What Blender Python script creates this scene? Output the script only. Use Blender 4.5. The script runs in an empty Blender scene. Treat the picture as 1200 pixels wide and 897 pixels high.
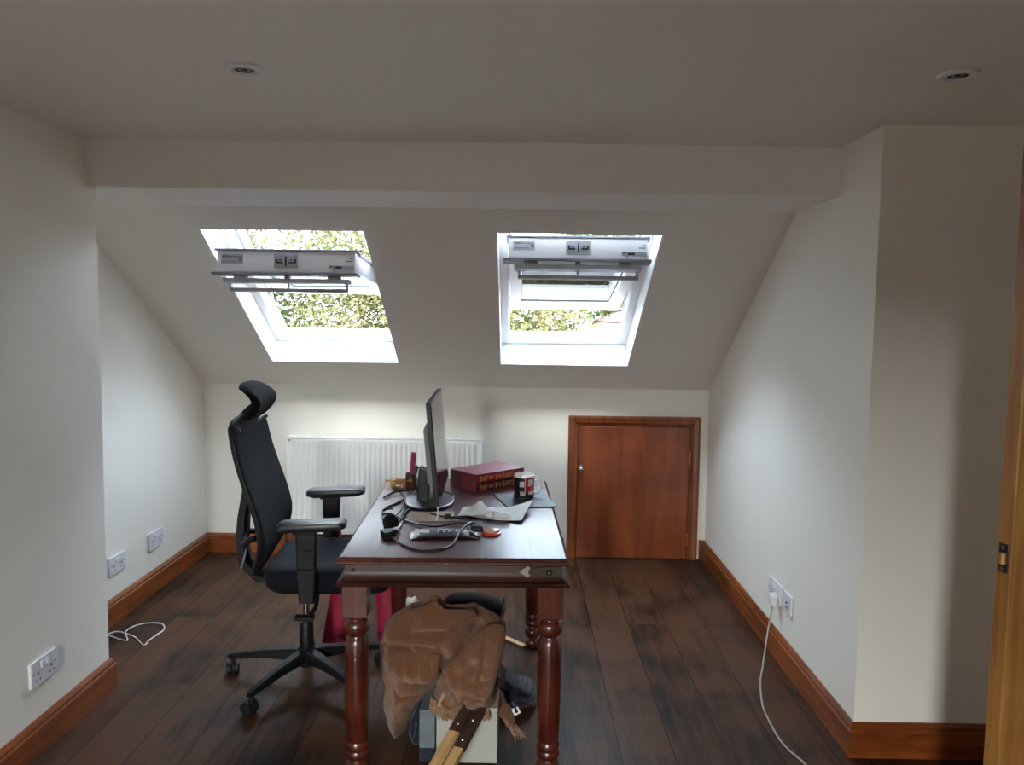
import bpy, bmesh, math, random
from mathutils import Vector, Matrix, Euler, noise
sc = bpy.context.scene
COL = sc.collection
PI = math.pi
R = math.radians

# ------------------------------------------------------------------ render look
sc.view_settings.view_transform = 'Standard'
try: sc.view_settings.look = 'None'
except Exception: pass
sc.view_settings.gamma = 1.0
sc.view_settings.use_curve_mapping = False
sc.view_settings.exposure = EXPO = 4.52
sc.cycles.use_denoising = True
sc.cycles.max_bounces = 14
sc.cycles.diffuse_bounces = 8
sc.cycles.glossy_bounces = 4
sc.cycles.transparent_max_bounces = 16
sc.cycles.sample_clamp_indirect = 6.0
sc.cycles.caustics_reflective = False
sc.cycles.caustics_refractive = False

# ------------------------------------------------------------------ materials
def lin(c):
    return tuple(((x/255)/12.92 if x/255 <= .04045 else ((x/255+.055)/1.055)**2.4) for x in c)

def mat(name, rgb, rough=.5, metal=0.0, spec=.5, coat=0.0, coat_rough=.1, bump=0.0, bscale=200, sheen=0.0, var=0.0, vscale=6):
    m = bpy.data.materials.new(name); m.use_nodes = True
    nt = m.node_tree; N = nt.nodes; L = nt.links
    p = N['Principled BSDF']
    c = lin(rgb)
    p.inputs['Base Color'].default_value = (*c, 1)
    p.inputs['Roughness'].default_value = rough
    p.inputs['Metallic'].default_value = metal
    p.inputs['Specular IOR Level'].default_value = spec
    p.inputs['Coat Weight'].default_value = coat
    p.inputs['Coat Roughness'].default_value = coat_rough
    p.inputs['Sheen Weight'].default_value = sheen
    tc = N.new('ShaderNodeTexCoord')
    if var:
        n = N.new('ShaderNodeTexNoise'); n.inputs['Scale'].default_value = vscale; n.inputs['Detail'].default_value = 4
        L.new(tc.outputs['Object'], n.inputs['Vector'])
        r = N.new('ShaderNodeValToRGB')
        r.color_ramp.elements[0].position = .3; r.color_ramp.elements[1].position = .7
        r.color_ramp.elements[0].color = (*[x*(1-var) for x in c], 1)
        r.color_ramp.elements[1].color = (*[min(1, x*(1+var)) for x in c], 1)
        L.new(n.outputs['Fac'], r.inputs['Fac']); L.new(r.outputs['Color'], p.inputs['Base Color'])
    if bump:
        n = N.new('ShaderNodeTexNoise'); n.inputs['Scale'].default_value = bscale; n.inputs['Detail'].default_value = 3
        L.new(tc.outputs['Object'], n.inputs['Vector'])
        b = N.new('ShaderNodeBump'); b.inputs['Strength'].default_value = bump; b.inputs['Distance'].default_value = .002
        L.new(n.outputs['Fac'], b.inputs['Height']); L.new(b.outputs['Normal'], p.inputs['Normal'])
    return m

def wood(name, dark, light, axis='Y', rough=.35, coat=.3, grain=34, stretch=14, planks=None, blotch=.35, mortar=.0016, spec=.5, coat_rough=.15, bump=.12):
    """varnished timber with grain along one axis; planks=(length, width) adds board joints"""
    m = bpy.data.materials.new(name); m.use_nodes = True
    nt = m.node_tree; N = nt.nodes; L = nt.links
    p = N['Principled BSDF']
    p.inputs['Roughness'].default_value = rough
    p.inputs['Coat Weight'].default_value = coat
    p.inputs['Coat Roughness'].default_value = coat_rough
    p.inputs['Specular IOR Level'].default_value = spec
    tc = N.new('ShaderNodeTexCoord')
    sep = N.new('ShaderNodeSeparateXYZ'); L.new(tc.outputs['Object'], sep.inputs[0])
    order = {'X': ('X', 'Y', 'Z'), 'Y': ('Y', 'X', 'Z'), 'Z': ('Z', 'X', 'Y')}[axis]
    com = N.new('ShaderNodeCombineXYZ')
    for i, a in enumerate(order): L.new(sep.outputs[a], com.inputs[i])
    mp = N.new('ShaderNodeMapping'); mp.inputs['Scale'].default_value = (1/stretch, 1, 1)
    L.new(com.outputs[0], mp.inputs['Vector'])
    vec = mp.outputs['Vector']
    br = None
    if planks:
        br = N.new('ShaderNodeTexBrick')
        br.inputs['Scale'].default_value = 1; br.inputs['Brick Width'].default_value = planks[0]
        br.inputs['Row Height'].default_value = planks[1]; br.inputs['Mortar Size'].default_value = mortar
        br.inputs['Mortar Smooth'].default_value = .2
        br.offset = .37; br.offset_frequency = 2
        br.inputs['Color1'].default_value = (0, 0, 0, 1); br.inputs['Color2'].default_value = (1, 1, 1, 1)
        br.inputs['Mortar'].default_value = (.5, .5, .5, 1)
        L.new(com.outputs[0], br.inputs['Vector'])
        add = N.new('ShaderNodeVectorMath'); add.operation = 'MULTIPLY_ADD'
        L.new(br.outputs['Color'], add.inputs[0]); add.inputs[1].default_value = (7, 3, 5)
        L.new(vec, add.inputs[2]); vec = add.outputs[0]
    n = N.new('ShaderNodeTexNoise'); n.inputs['Scale'].default_value = grain; n.inputs['Detail'].default_value = 6
    n.inputs['Roughness'].default_value = .62; n.inputs['Distortion'].default_value = .6
    L.new(vec, n.inputs['Vector'])
    n2 = N.new('ShaderNodeTexNoise'); n2.inputs['Scale'].default_value = 3.2; n2.inputs['Detail'].default_value = 3
    L.new(tc.outputs['Object'], n2.inputs['Vector'])
    mx = N.new('ShaderNodeMath'); mx.operation = 'MULTIPLY_ADD'
    L.new(n2.outputs['Fac'], mx.inputs[0]); mx.inputs[1].default_value = blotch*2
    sub = N.new('ShaderNodeMath'); sub.operation = 'SUBTRACT'; L.new(n.outputs['Fac'], sub.inputs[0]); sub.inputs[1].default_value = blotch
    L.new(sub.outputs[0], mx.inputs[2])
    fac = mx.outputs[0]
    if br:
        a2 = N.new('ShaderNodeMath'); a2.operation = 'MULTIPLY_ADD'
        s2 = N.new('ShaderNodeSeparateXYZ'); L.new(br.outputs['Color'], s2.inputs[0])
        L.new(s2.outputs['X'], a2.inputs[0]); a2.inputs[1].default_value = .22; L.new(fac, a2.inputs[2]); fac = a2.outputs[0]
    r = N.new('ShaderNodeValToRGB')
    r.color_ramp.elements[0].position = .33; r.color_ramp.elements[1].position = .72
    r.color_ramp.elements[0].color = (*lin(dark), 1); r.color_ramp.elements[1].color = (*lin(light), 1)
    L.new(fac, r.inputs['Fac'])
    out = r.outputs['Color']
    b = N.new('ShaderNodeBump'); b.inputs['Strength'].default_value = bump; b.inputs['Distance'].default_value = .002
    L.new(n.outputs['Fac'], b.inputs['Height'])
    nrm = b.outputs['Normal']
    if br:
        mixn = N.new('ShaderNodeMix'); mixn.data_type = 'RGBA'
        L.new(br.outputs['Fac'], mixn.inputs[0]); L.new(out, mixn.inputs[6]); mixn.inputs[7].default_value = (*[x*.35 for x in lin(dark)], 1)
        out = mixn.outputs[2]
        b2 = N.new('ShaderNodeBump'); b2.inputs['Strength'].default_value = .5; b2.inputs['Distance'].default_value = .002; b2.invert = True
        L.new(br.outputs['Fac'], b2.inputs['Height']); L.new(nrm, b2.inputs['Normal']); nrm = b2.outputs['Normal']
    rr = N.new('ShaderNodeMath'); rr.operation = 'MULTIPLY_ADD'
    L.new(n2.outputs['Fac'], rr.inputs[0]); rr.inputs[1].default_value = .18; rr.inputs[2].default_value = rough-.09
    L.new(rr.outputs[0], p.inputs['Roughness'])
    L.new(out, p.inputs['Base Color']); L.new(nrm, p.inputs['Normal'])
    return m

def weave(name, rgb, scale=260, strength=.4, rough=.85, var=.2, ratio=1.0, sheen=.15):
    m = mat(name, rgb, rough=rough, spec=.2, sheen=sheen)
    nt = m.node_tree; N = nt.nodes; L = nt.links; p = N['Principled BSDF']
    tc = [n for n in N if n.type == 'TEX_COORD'][0]
    w1 = N.new('ShaderNodeTexWave'); w1.bands_direction = 'DIAGONAL'; w1.inputs['Scale'].default_value = scale*.3; w1.inputs['Distortion'].default_value = 2.0
    w2 = N.new('ShaderNodeTexWave'); w2.bands_direction = 'Z'; w2.inputs['Scale'].default_value = scale*.3*ratio; w2.inputs['Distortion'].default_value = 2.0
    L.new(tc.outputs['Object'], w1.inputs['Vector']); L.new(tc.outputs['Object'], w2.inputs['Vector'])
    mm = N.new('ShaderNodeMath'); mm.operation = 'MULTIPLY'; L.new(w1.outputs['Fac'], mm.inputs[0]); L.new(w2.outputs['Fac'], mm.inputs[1])
    b = N.new('ShaderNodeBump'); b.inputs['Strength'].default_value = strength; b.inputs['Distance'].default_value = .003
    L.new(mm.outputs[0], b.inputs['Height']); L.new(b.outputs['Normal'], p.inputs['Normal'])
    r = N.new('ShaderNodeValToRGB'); c = lin(rgb)
    r.color_ramp.elements[0].color = (*[x*(1-var) for x in c], 1); r.color_ramp.elements[1].color = (*[min(1, x*(1+var)) for x in c], 1)
    L.new(mm.outputs[0], r.inputs['Fac']); L.new(r.outputs['Color'], p.inputs['Base Color'])
    return m

def glass_mat(name, tint=(.93, .97, .97), refl=.08):
    m = bpy.data.materials.new(name); m.use_nodes = True
    nt = m.node_tree; N = nt.nodes; L = nt.links
    N.remove(N['Principled BSDF'])
    t = N.new('ShaderNodeBsdfTransparent'); t.inputs[0].default_value = (*tint, 1)
    g = N.new('ShaderNodeBsdfGlossy'); g.inputs['Roughness'].default_value = .02
    lw = N.new('ShaderNodeFresnel'); lw.inputs['IOR'].default_value = 1.22
    mx = N.new('ShaderNodeMixShader')
    L.new(lw.outputs[0], mx.inputs[0]); L.new(t.outputs[0], mx.inputs[1]); L.new(g.outputs[0], mx.inputs[2])
    L.new(mx.outputs[0], N['Material Output'].inputs['Surface'])
    return m

def leaf_mat(name, a, b):
    m = bpy.data.materials.new(name); m.use_nodes = True
    nt = m.node_tree; N = nt.nodes; L = nt.links; N.remove(N['Principled BSDF'])
    tc = N.new('ShaderNodeTexCoord'); n = N.new('ShaderNodeTexNoise'); n.inputs['Scale'].default_value = 1.7; n.inputs['Detail'].default_value = 5
    L.new(tc.outputs['Object'], n.inputs['Vector'])
    r = N.new('ShaderNodeValToRGB'); r.color_ramp.elements[0].position = .35; r.color_ramp.elements[1].position = .65
    r.color_ramp.elements[0].color = (*lin(a), 1); r.color_ramp.elements[1].color = (*lin(b), 1)
    L.new(n.outputs['Fac'], r.inputs['Fac'])
    d = N.new('ShaderNodeBsdfDiffuse'); t = N.new('ShaderNodeBsdfTranslucent')
    L.new(r.outputs[0], d.inputs[0]); L.new(r.outputs[0], t.inputs[0])
    mx = N.new('ShaderNodeMixShader'); mx.inputs[0].default_value = .35
    L.new(d.outputs[0], mx.inputs[1]); L.new(t.outputs[0], mx.inputs[2])
    L.new(mx.outputs[0], N['Material Output'].inputs['Surface'])
    return m

M = {}
M['wall'] = mat('wall_paint', (241, 237, 229), rough=.62, spec=.3, bump=.05, bscale=350)
M['ceil'] = mat('ceiling_paint', (242, 238, 232), rough=.7, spec=.25, bump=.05, bscale=300)
M['lining'] = mat('reveal_white_paint', (245, 246, 246), rough=.5, spec=.3)
M['trim'] = wood('varnished_pine_trim', (104, 48, 16), (158, 84, 34), 'Y', rough=.36, coat=.35)
M['trimx'] = wood('varnished_pine_trim_cross', (104, 48, 16), (158, 84, 34), 'X', rough=.36, coat=.35)
M['trimz'] = wood('varnished_pine_upright', (104, 50, 18), (150, 80, 34), 'Z', rough=.36, coat=.35)
M['ply'] = wood('varnished_plywood', (106, 46, 16), (150, 74, 32), 'Z', rough=.36, coat=.35, grain=9, stretch=7, blotch=.3)
M['doorwood'] = wood('amber_pine_door', (134, 86, 40), (176, 124, 64), 'Z', rough=.4, coat=.25)
M['floor'] = wood('dark_oak_boards', (24, 14, 9), (84, 53, 34), 'Y', rough=.5, coat=.02, grain=26, stretch=10, planks=(1.9, .185), blotch=.5, bump=.25, mortar=.0022, coat_rough=.3, spec=.24)
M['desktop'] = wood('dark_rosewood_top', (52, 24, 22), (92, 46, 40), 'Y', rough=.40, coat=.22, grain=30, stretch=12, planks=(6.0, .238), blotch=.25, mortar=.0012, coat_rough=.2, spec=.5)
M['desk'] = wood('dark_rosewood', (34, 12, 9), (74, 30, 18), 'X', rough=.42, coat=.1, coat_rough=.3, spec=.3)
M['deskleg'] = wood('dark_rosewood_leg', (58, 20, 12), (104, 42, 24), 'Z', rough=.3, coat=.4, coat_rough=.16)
M['iron'] = mat('blackened_iron', (70, 62, 56), rough=.45, metal=.8, var=.25, vscale=40)
M['brightiron'] = mat('worn_bright_iron', (170, 160, 148), rough=.35, metal=.9)
M['chrome'] = mat('chrome', (205, 205, 208), rough=.18, metal=1)
M['brass'] = mat('brass', (196, 150, 92), rough=.3, metal=1)
M['plastic'] = mat('black_plastic', (15, 15, 18), rough=.48, spec=.3)
M['plastic2'] = mat('charcoal_plastic', (27, 27, 30), rough=.5, spec=.3)
M['arm'] = mat('soft_black_arm_pad', (38, 40, 47), rough=.38, spec=.6)
M['fabric'] = weave('navy_black_seat_fabric', (20, 22, 32), scale=500, strength=.25, var=.3, sheen=.03)
M['mesh'] = weave('black_mesh_fabric', (13, 15, 21), scale=420, strength=.35, var=.4, sheen=.02)
M['screen'] = mat('glossy_screen', (18, 18, 20), rough=.12, spec=.9, coat=.8, coat_rough=.05)
M['darkplastic_gloss'] = mat('glossy_black_plastic', (20, 20, 23), rough=.36, spec=.4)
M['silver'] = mat('silver_grey_plastic', (150, 152, 156), rough=.35, spec=.5)
M['whiteplastic'] = mat('white_plastic', (232, 232, 236), rough=.35, spec=.5)
M['socketwhite'] = mat('socket_white_plastic', (226, 224, 232), rough=.32, spec=.5)
M['darkhole'] = mat('dark_slot', (30, 30, 32), rough=.8)
M['rad'] = mat('radiator_white_enamel', (250, 249, 245), rough=.35, spec=.5)
M['frame'] = mat('window_white_lacquer', (244, 245, 248), rough=.35, spec=.5)
M['clad'] = mat('grey_aluminium', (150, 152, 160), rough=.45, metal=.1)
M['bar'] = mat('brushed_grey_bar', (188, 190, 198), rough=.45, metal=.1)
M['label'] = mat('grey_label', (176, 178, 186), rough=.6)
M['labelmark'] = mat('label_print', (118, 120, 128), rough=.6)
M['gasket'] = mat('black_gasket', (52, 54, 58), rough=.7)
M['glass'] = glass_mat('window_glass')
M['slip'] = mat('maroon_slipcase_cloth', (122, 46, 60), rough=.45, spec=.5, bump=.1, bscale=700)
M['redbook'] = mat('red_leatherette', (132, 26, 32), rough=.4)
M['darkbook'] = mat('dark_brown_leatherette', (60, 24, 22), rough=.4)
M['gold'] = mat('gilt', (190, 142, 82), rough=.38, metal=.5)
M['paper'] = mat('white_paper', (232, 230, 228), rough=.7, var=.04, vscale=30)
M['pagecream'] = mat('page_edges', (222, 210, 184), rough=.8)
M['kraft'] = mat('tan_card', (172, 146, 124), rough=.7, var=.06, vscale=20)
M['mat'] = mat('dark_slate_mat', (40, 43, 52), rough=.55, bump=.15, bscale=500)
M['mugwhite'] = mat('white_glazed_ceramic', (236, 232, 228), rough=.15, spec=.6)
M['mugdark'] = mat('navy_print', (34, 30, 44), rough=.18, spec=.6)
M['mugred'] = mat('crimson_print', (168, 30, 48), rough=.18, spec=.6)
M['mugpic'] = mat('grey_picture_print', (196, 184, 182), rough=.2, spec=.6, var=.5, vscale=90)
M['tube'] = mat('slate_printed_film', (74, 82, 92), rough=.3, spec=.5, var=.35, vscale=60)
M['tubewhite'] = mat('white_print', (214, 218, 222), rough=.4)
M['redplastic'] = mat('orange_red_plastic', (206, 62, 40), rough=.25)
M['clearpeach'] = mat('peach_film', (200, 150, 132), rough=.3, var=.3, vscale=80)
M['potwood'] = mat('brown_pot', (86, 44, 32), rough=.4, var=.2, vscale=40)
M['magenta'] = mat('magenta_plastic', (168, 42, 92), rough=.35)
M['green'] = mat('green_plastic', (24, 120, 62), rough=.35)
M['pink'] = mat('pink_plastic', (150, 22, 58), rough=.4, spec=.3)
M['cord'] = mat('black_cord', (24, 24, 27), rough=.35, spec=.6)
M['whitecord'] = mat('white_cord', (226, 222, 220), rough=.45)
M['greycord'] = mat('grey_white_braid', (176, 166, 158), rough=.6, var=.35, vscale=160)
M['knit'] = weave('brown_knit', (160, 104, 68), scale=330, strength=1.0, var=.38, ratio=1.3, sheen=.3, rough=.95)
M['knitpale'] = weave('pale_knit_underside', (196, 160, 130), scale=330, strength=.8, var=.25, ratio=1.3, rough=.95)
M['fringe'] = mat('brown_wool_fringe', (150, 116, 88), rough=.95, var=.3, vscale=90)
M['navy'] = mat('navy_nylon', (22, 26, 48), rough=.55, spec=.4, bump=.2, bscale=120, sheen=.2, var=.2, vscale=18)
M['boxwhite'] = mat('white_board', (176, 173, 165), rough=.6, var=.04, vscale=9)
M['boxgrey'] = mat('grey_blue_marbled_board', (108, 117, 125), rough=.5, var=.16, vscale=16)
M['pine'] = wood('bare_pine', (176, 132, 84), (222, 184, 132), 'Y', rough=.6, coat=0, grain=40, stretch=16)
M['stainedend'] = wood('dark_stained_timber', (50, 34, 28), (78, 54, 44), 'Y', rough=.5, coat=.1)
M['leafa'] = leaf_mat('yellow_green_leaves', (46, 52, 31), (84, 84, 60))
M['leafb'] = leaf_mat('mid_green_leaves', (34, 48, 27), (68, 78, 51))
M['bark'] = mat('bark', (92, 76, 60), rough=.9, var=.3, vscale=8)
M['tiles'] = mat('brown_roof_tiles', (84, 64, 58), rough=.8, var=.25, vscale=5)
M['render'] = mat('white_render', (226, 222, 214), rough=.8)
M['grass'] = mat('pale_paving_and_lawn', (160, 158, 146), rough=.95, var=.3, vscale=1.5)

# ------------------------------------------------------------------ mesh helpers
def new(): return bmesh.new()

def tag(o, label=None, cat=None, group=None, kind=None):
    if label: o['label'] = label
    if cat: o['category'] = cat
    if group: o['group'] = group
    if kind: o['kind'] = kind
    return o

def obj(name, bm, m=None, parent=None, bevel=0, seg=2, smooth=True, angle=40, subsurf=0, loc=None, rot=None):
    bmesh.ops.recalc_face_normals(bm, faces=bm.faces)
    me = bpy.data.meshes.new(name); bm.to_mesh(me); bm.free()
    if m is not None:
        for x in (m if isinstance(m, (list, tuple)) else [m]): me.materials.append(x)
    o = bpy.data.objects.new(name, me); COL.objects.link(o)
    if parent is not None: o.parent = parent
    if loc is not None: o.location = loc
    if rot is not None: o.rotation_euler = rot
    if smooth:
        for p in me.polygons: p.use_smooth = True
        me.set_sharp_from_angle(angle=R(angle))
    if bevel:
        b = o.modifiers.new('edge', 'BEVEL'); b.width = bevel; b.segments = seg; b.limit_method = 'ANGLE'; b.angle_limit = R(35)
        b.harden_normals = False
    if subsurf:
        s = o.modifiers.new('soft', 'SUBSURF'); s.levels = subsurf; s.render_levels = subsurf
    return o

def thing(name, loc=(0, 0, 0), rot=(0, 0, 0), label=None, cat=None, group=None, kind=None):
    o = bpy.data.objects.new(name, None); COL.objects.link(o); o.location = loc; o.rotation_euler = rot
    o.empty_display_size = .1
    return tag(o, label, cat, group, kind)

def box(bm, x0, x1, y0, y1, z0, z1, mtx=None, mi=0, taper=None):
    vs = []
    for z in (z0, z1):
        for x, y in ((x0, y0), (x1, y0), (x1, y1), (x0, y1)):
            if taper and z == z1:
                cx, cy = (x0+x1)/2, (y0+y1)/2; x = cx+(x-cx)*taper; y = cy+(y-cy)*taper
            v = Vector((x, y, z)); vs.append(bm.verts.new(mtx @ v if mtx else v))
    for f in ((0, 3, 2, 1), (4, 5, 6, 7), (0, 1, 5, 4), (1, 2, 6, 5), (2, 3, 7, 6), (3, 0, 4, 7)):
        fc = bm.faces.new([vs[i] for i in f]); fc.material_index = mi

def prism(bm, poly, a0, a1, axis='X', mtx=None, mi=0):
    """poly: 2-D points in the two other axes (in order), swept along axis from a0 to a1"""
    def P(a, u, v):
        q = {'X': Vector((a, u, v)), 'Y': Vector((u, a, v)), 'Z': Vector((u, v, a))}[axis]
        return mtx @ q if mtx else q
    A = [bm.verts.new(P(a0, u, v)) for u, v in poly]; B = [bm.verts.new(P(a1, u, v)) for u, v in poly]
    n = len(poly)
    for f in [A[::-1], B] + [[A[i], A[(i+1) % n], B[(i+1) % n], B[i]] for i in range(n)]:
        bm.faces.new(f).material_index = mi

def tube(bm, pts, r, n=8, closed=False, cap=True, mi=0):
    pts = [Vector(p) for p in pts]; k = len(pts)
    rad = r if isinstance(r, (list, tuple)) else [r]*k
    rings = []; prev = None
    for i, p in enumerate(pts):
        a = pts[(i-1) % k] if (closed or i > 0) else p; b = pts[(i+1) % k] if (closed or i < k-1) else p
        t = (b-a).normalized() if (b-a).length > 1e-9 else Vector((0, 0, 1))
        if prev is None:
            up = Vector((0, 0, 1)) if abs(t.z) < .9 else Vector((1, 0, 0)); u = t.cross(up).normalized()
        else:
            u = (prev - t*prev.dot(t));  u = u.normalized() if u.length > 1e-6 else t.orthogonal().normalized()
        prev = u; w = t.cross(u)
        rings.append([bm.verts.new(p + (u*math.cos(2*PI*j/n) + w*math.sin(2*PI*j/n))*rad[i]) for j in range(n)])
    for i in range(k if closed else k-1):
        A, B = rings[i], rings[(i+1) % k]
        for j in range(n): bm.faces.new([A[j], A[(j+1) % n], B[(j+1) % n], B[j]]).material_index = mi
    if cap and not closed:
        bm.faces.new(rings[0][::-1]).material_index = mi; bm.faces.new(rings[-1]).material_index = mi

def spline(pts, sub=6, closed=False):
    pts = [Vector(p) for p in pts]; out = []; n = len(pts)
    rng = range(n) if closed else range(n-1)
    for i in rng:
        g = lambda k: pts[k % n] if closed else pts[max(0, min(n-1, k))]
        p0, p1, p2, p3 = g(i-1), g(i), g(i+1), g(i+2)
        for s in range(sub):
            t = s/sub
            out.append(.5*((2*p1)+(p2-p0)*t+(2*p0-5*p1+4*p2-p3)*t*t+(3*p1-p0-3*p2+p3)*t**3))
    if not closed: out.append(pts[-1])
    return out

def lathe(bm, prof, c=(0, 0, 0), n=24, axis='Z', mi=0, cap=True, sx=1, sy=1):
    rings = []
    for r, z in prof:
        ring = []
        for j in range(n):
            a = 2*PI*j/n; u, v = r*math.cos(a)*sx, r*math.sin(a)*sy
            q = {'Z': (u, v, z), 'X': (z, u, v), 'Y': (u, z, v)}[axis]
            ring.append(bm.verts.new(Vector(q)+Vector(c)))
        rings.append(ring)
    for A, B in zip(rings, rings[1:]):
        for j in range(n): bm.faces.new([A[j], A[(j+1) % n], B[(j+1) % n], B[j]]).material_index = mi
    if cap:
        for ring in (rings[0], rings[-1]):
            bm.faces.new(ring).material_index = mi

def loft(bm, rings, cap=True, closed_ring=True, mi=0):
    V = [[bm.verts.new(Vector(p)) for p in r] for r in rings]; n = len(V[0])
    for A, B in zip(V, V[1:]):
        for j in range(n if closed_ring else n-1): bm.faces.new([A[j], A[(j+1) % n], B[(j+1) % n], B[j]]).material_index = mi
    if cap and closed_ring:
        bm.faces.new(V[0][::-1]).material_index = mi; bm.faces.new(V[-1]).material_index = mi

def slab(bm, f, nu, nv, th, mi=0):
    """a bent panel: f(u,v)->(point, normal), u,v in 0..1, thickness th"""
    A = [[None]*(nv+1) for _ in range(nu+1)]; B = [[None]*(nv+1) for _ in range(nu+1)]
    for i in range(nu+1):
        for j in range(nv+1):
            p, nn = f(i/nu, j/nv); p = Vector(p); nn = Vector(nn)
            A[i][j] = bm.verts.new(p+nn*th/2); B[i][j] = bm.verts.new(p-nn*th/2)
    for i in range(nu):
        for j in range(nv):
            bm.faces.new([A[i][j], A[i+1][j], A[i+1][j+1], A[i][j+1]]).material_index = mi
            bm.faces.new([B[i][j], B[i][j+1], B[i+1][j+1], B[i+1][j]]).material_index = mi
    for i in range(nu):
        bm.faces.new([A[i][0], B[i][0], B[i+1][0], A[i+1][0]]).material_index = mi
        bm.faces.new([A[i][nv], A[i+1][nv], B[i+1][nv], B[i][nv]]).material_index = mi
    for j in range(nv):
        bm.faces.new([A[0][j], A[0][j+1], B[0][j+1], B[0][j]]).material_index = mi
        bm.faces.new([A[nu][j], B[nu][j], B[nu][j+1], A[nu][j+1]]).material_index = mi

def rrect(w, d, r, n=6):
    out = []
    for cx, cy, a0 in ((w/2-r, d/2-r, 0), (-w/2+r, d/2-r, 90), (-w/2+r, -d/2+r, 180), (w/2-r, -d/2+r, 270)):
        for k in range(n+1):
            a = R(a0+90*k/n); out.append((cx+r*math.cos(a), cy+r*math.sin(a)))
    return out

def text(name, s, size, m, parent, loc, rot, extrude=.0006, align='CENTER', sx=1.0):
    cu = bpy.data.curves.new(name, 'FONT'); cu.body = s; cu.size = size; cu.extrude = extrude; cu.align_x = align; cu.align_y = 'CENTER'
    t = bpy.data.objects.new(name, cu); COL.objects.link(t)
    dg = bpy.context.evaluated_depsgraph_get()
    me = bpy.data.meshes.new_from_object(t.evaluated_get(dg)); bpy.data.objects.remove(t)
    o = bpy.data.objects.new(name, me); COL.objects.link(o); me.materials.clear(); me.materials.append(m)
    o.parent = parent; o.location = loc; o.rotation_euler = rot; o.scale = (sx, 1, 1)
    return o

def struct(name, bm, m, parent=None, **k):
    o = obj(name, bm, m, parent, **k)
    if parent is None: o['kind'] = 'structure'
    return o

# ------------------------------------------------------------------ camera
cd = bpy.data.cameras.new('camera'); cam = bpy.data.objects.new('camera', cd); COL.objects.link(cam)
cd.sensor_fit = 'HORIZONTAL'; cd.sensor_width = 36.0; cd.lens = 935.3/1200*36
cd.clip_start = .05; cd.clip_end = 300
r_, u_, f_ = (.99987, .00917, .01334), (-.01406, .08363, .9964), (-.00802, .99645, -.08375)
cam.matrix_world = Matrix(((r_[0], u_[0], -f_[0], 0), (r_[1], u_[1], -f_[1], 0), (r_[2], u_[2], -f_[2], 1.5), (0, 0, 0, 1)))
sc.camera = cam

# ------------------------------------------------------------------ the room
XR, YR, ZC, YB, ZB, YBB, YK, ZK = 1.171, 2.6535, 2.130, 2.989, 1.953, 3.4595, 4.8785, 1.060
XL, XLR, YC = -1.611, -1.938, 3.054
TH = math.atan2(ZB-ZK, YK-YBB)                       # roof pitch
def zs(y): return ZB-(y-YBB)*math.tan(TH)             # underside of the front roof slope
XN = 1.77                                             # wall the open door hangs on
YREAR = -2.2

bm = new(); box(bm, -2.2, 3.2, -3.3, 5.1, -.2, 0); struct('floor', bm, M['floor'])
bm = new(); box(bm, -2.2, 3.2, YREAR-.15, 3.0, ZC, ZC+.2); struct('ceiling', bm, M['ceil'])
bm = new(); box(bm, -2.2, 1.4, YB, YBB, ZB, ZC+.2); struct('trim_1', bm, M['ceil'], bevel=.004)     # boxed-in beam
bm = new(); box(bm, -2.2, 1.4, YK, YK+.15, -.1, ZK+.12); struct('wall_back', bm, M['wall'])
prof = [(YR, -.1), (5.1, -.1), (5.1, zs(5.1)+.1), (YBB+.02, ZB+.12), (YBB+.02, ZC+.1), (YR, ZC+.1)]
bm = new(); prism(bm, prof, XR, 1.4, 'X'); struct('wall_right', bm, M['wall'])
bm = new(); box(bm, 1.4, XN+.2, YR, 2.85, -.1, ZC+.1); struct('wall_return', bm, M['wall'])
bm = new(); box(bm, -2.2, XL, YREAR-.1, YC, -.1, ZC+.1); struct('wall_left', bm, M['wall'])
prof = [(YC, -.1), (5.1, -.1), (5.1, zs(5.1)+.1), (YBB+.02, ZB+.12), (YBB+.02, ZC+.1), (YC, ZC+.1)]
bm = new(); prism(bm, prof, -2.2, XLR, 'X'); struct('wall_alcove', bm, M['wall'])
bm = new()
SW = (-1.95, -.95, .85, 1.92)                          # opening added in this wall, out of view, to brighten the room
box(bm, XN, XN+.12, YREAR-.1, SW[0], -.1, ZC+.1); box(bm, XN, XN+.12, SW[1], .93, -.1, ZC+.1); box(bm, XN, XN+.12, SW[0], SW[1], -.1, SW[2]); box(bm, XN, XN+.12, SW[0], SW[1], SW[3], ZC+.1); box(bm, XN, XN+.12, 1.77, YR, -.1, ZC+.1); box(bm, XN, XN+.12, .93, 1.77, 2.02, ZC+.1)
struct('wall_door_side', bm, M['wall'])
bm = new(); y0, y1 = YREAR-.15, YREAR                 # rear wall with a slim full-height window and a wide one
RW = ((-.93, -.55, .08, 1.98),)
box(bm, -2.2, -.93, y0, y1, -.1, ZC+.1); box(bm, -.93, -.55, y0, y1, -.1, .08); box(bm, -.93, -.55, y0, y1, 1.98, ZC+.1); box(bm, -.55, XN+.12, y0, y1, -.1, ZC+.1)
struct('wall_rear', bm, M['wall'], smooth=False)
bm = new(); box(bm, 3.0, 3.15, .1, 2.9, -.1, ZC+.1); box(bm, XN+.12, 3.1, .1, .22, -.1, ZC+.1); box(bm, XN+.12, 3.1, 2.7, 2.85, -.1, ZC+.1)
struct('wall_landing', bm, M['wall'])

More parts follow.
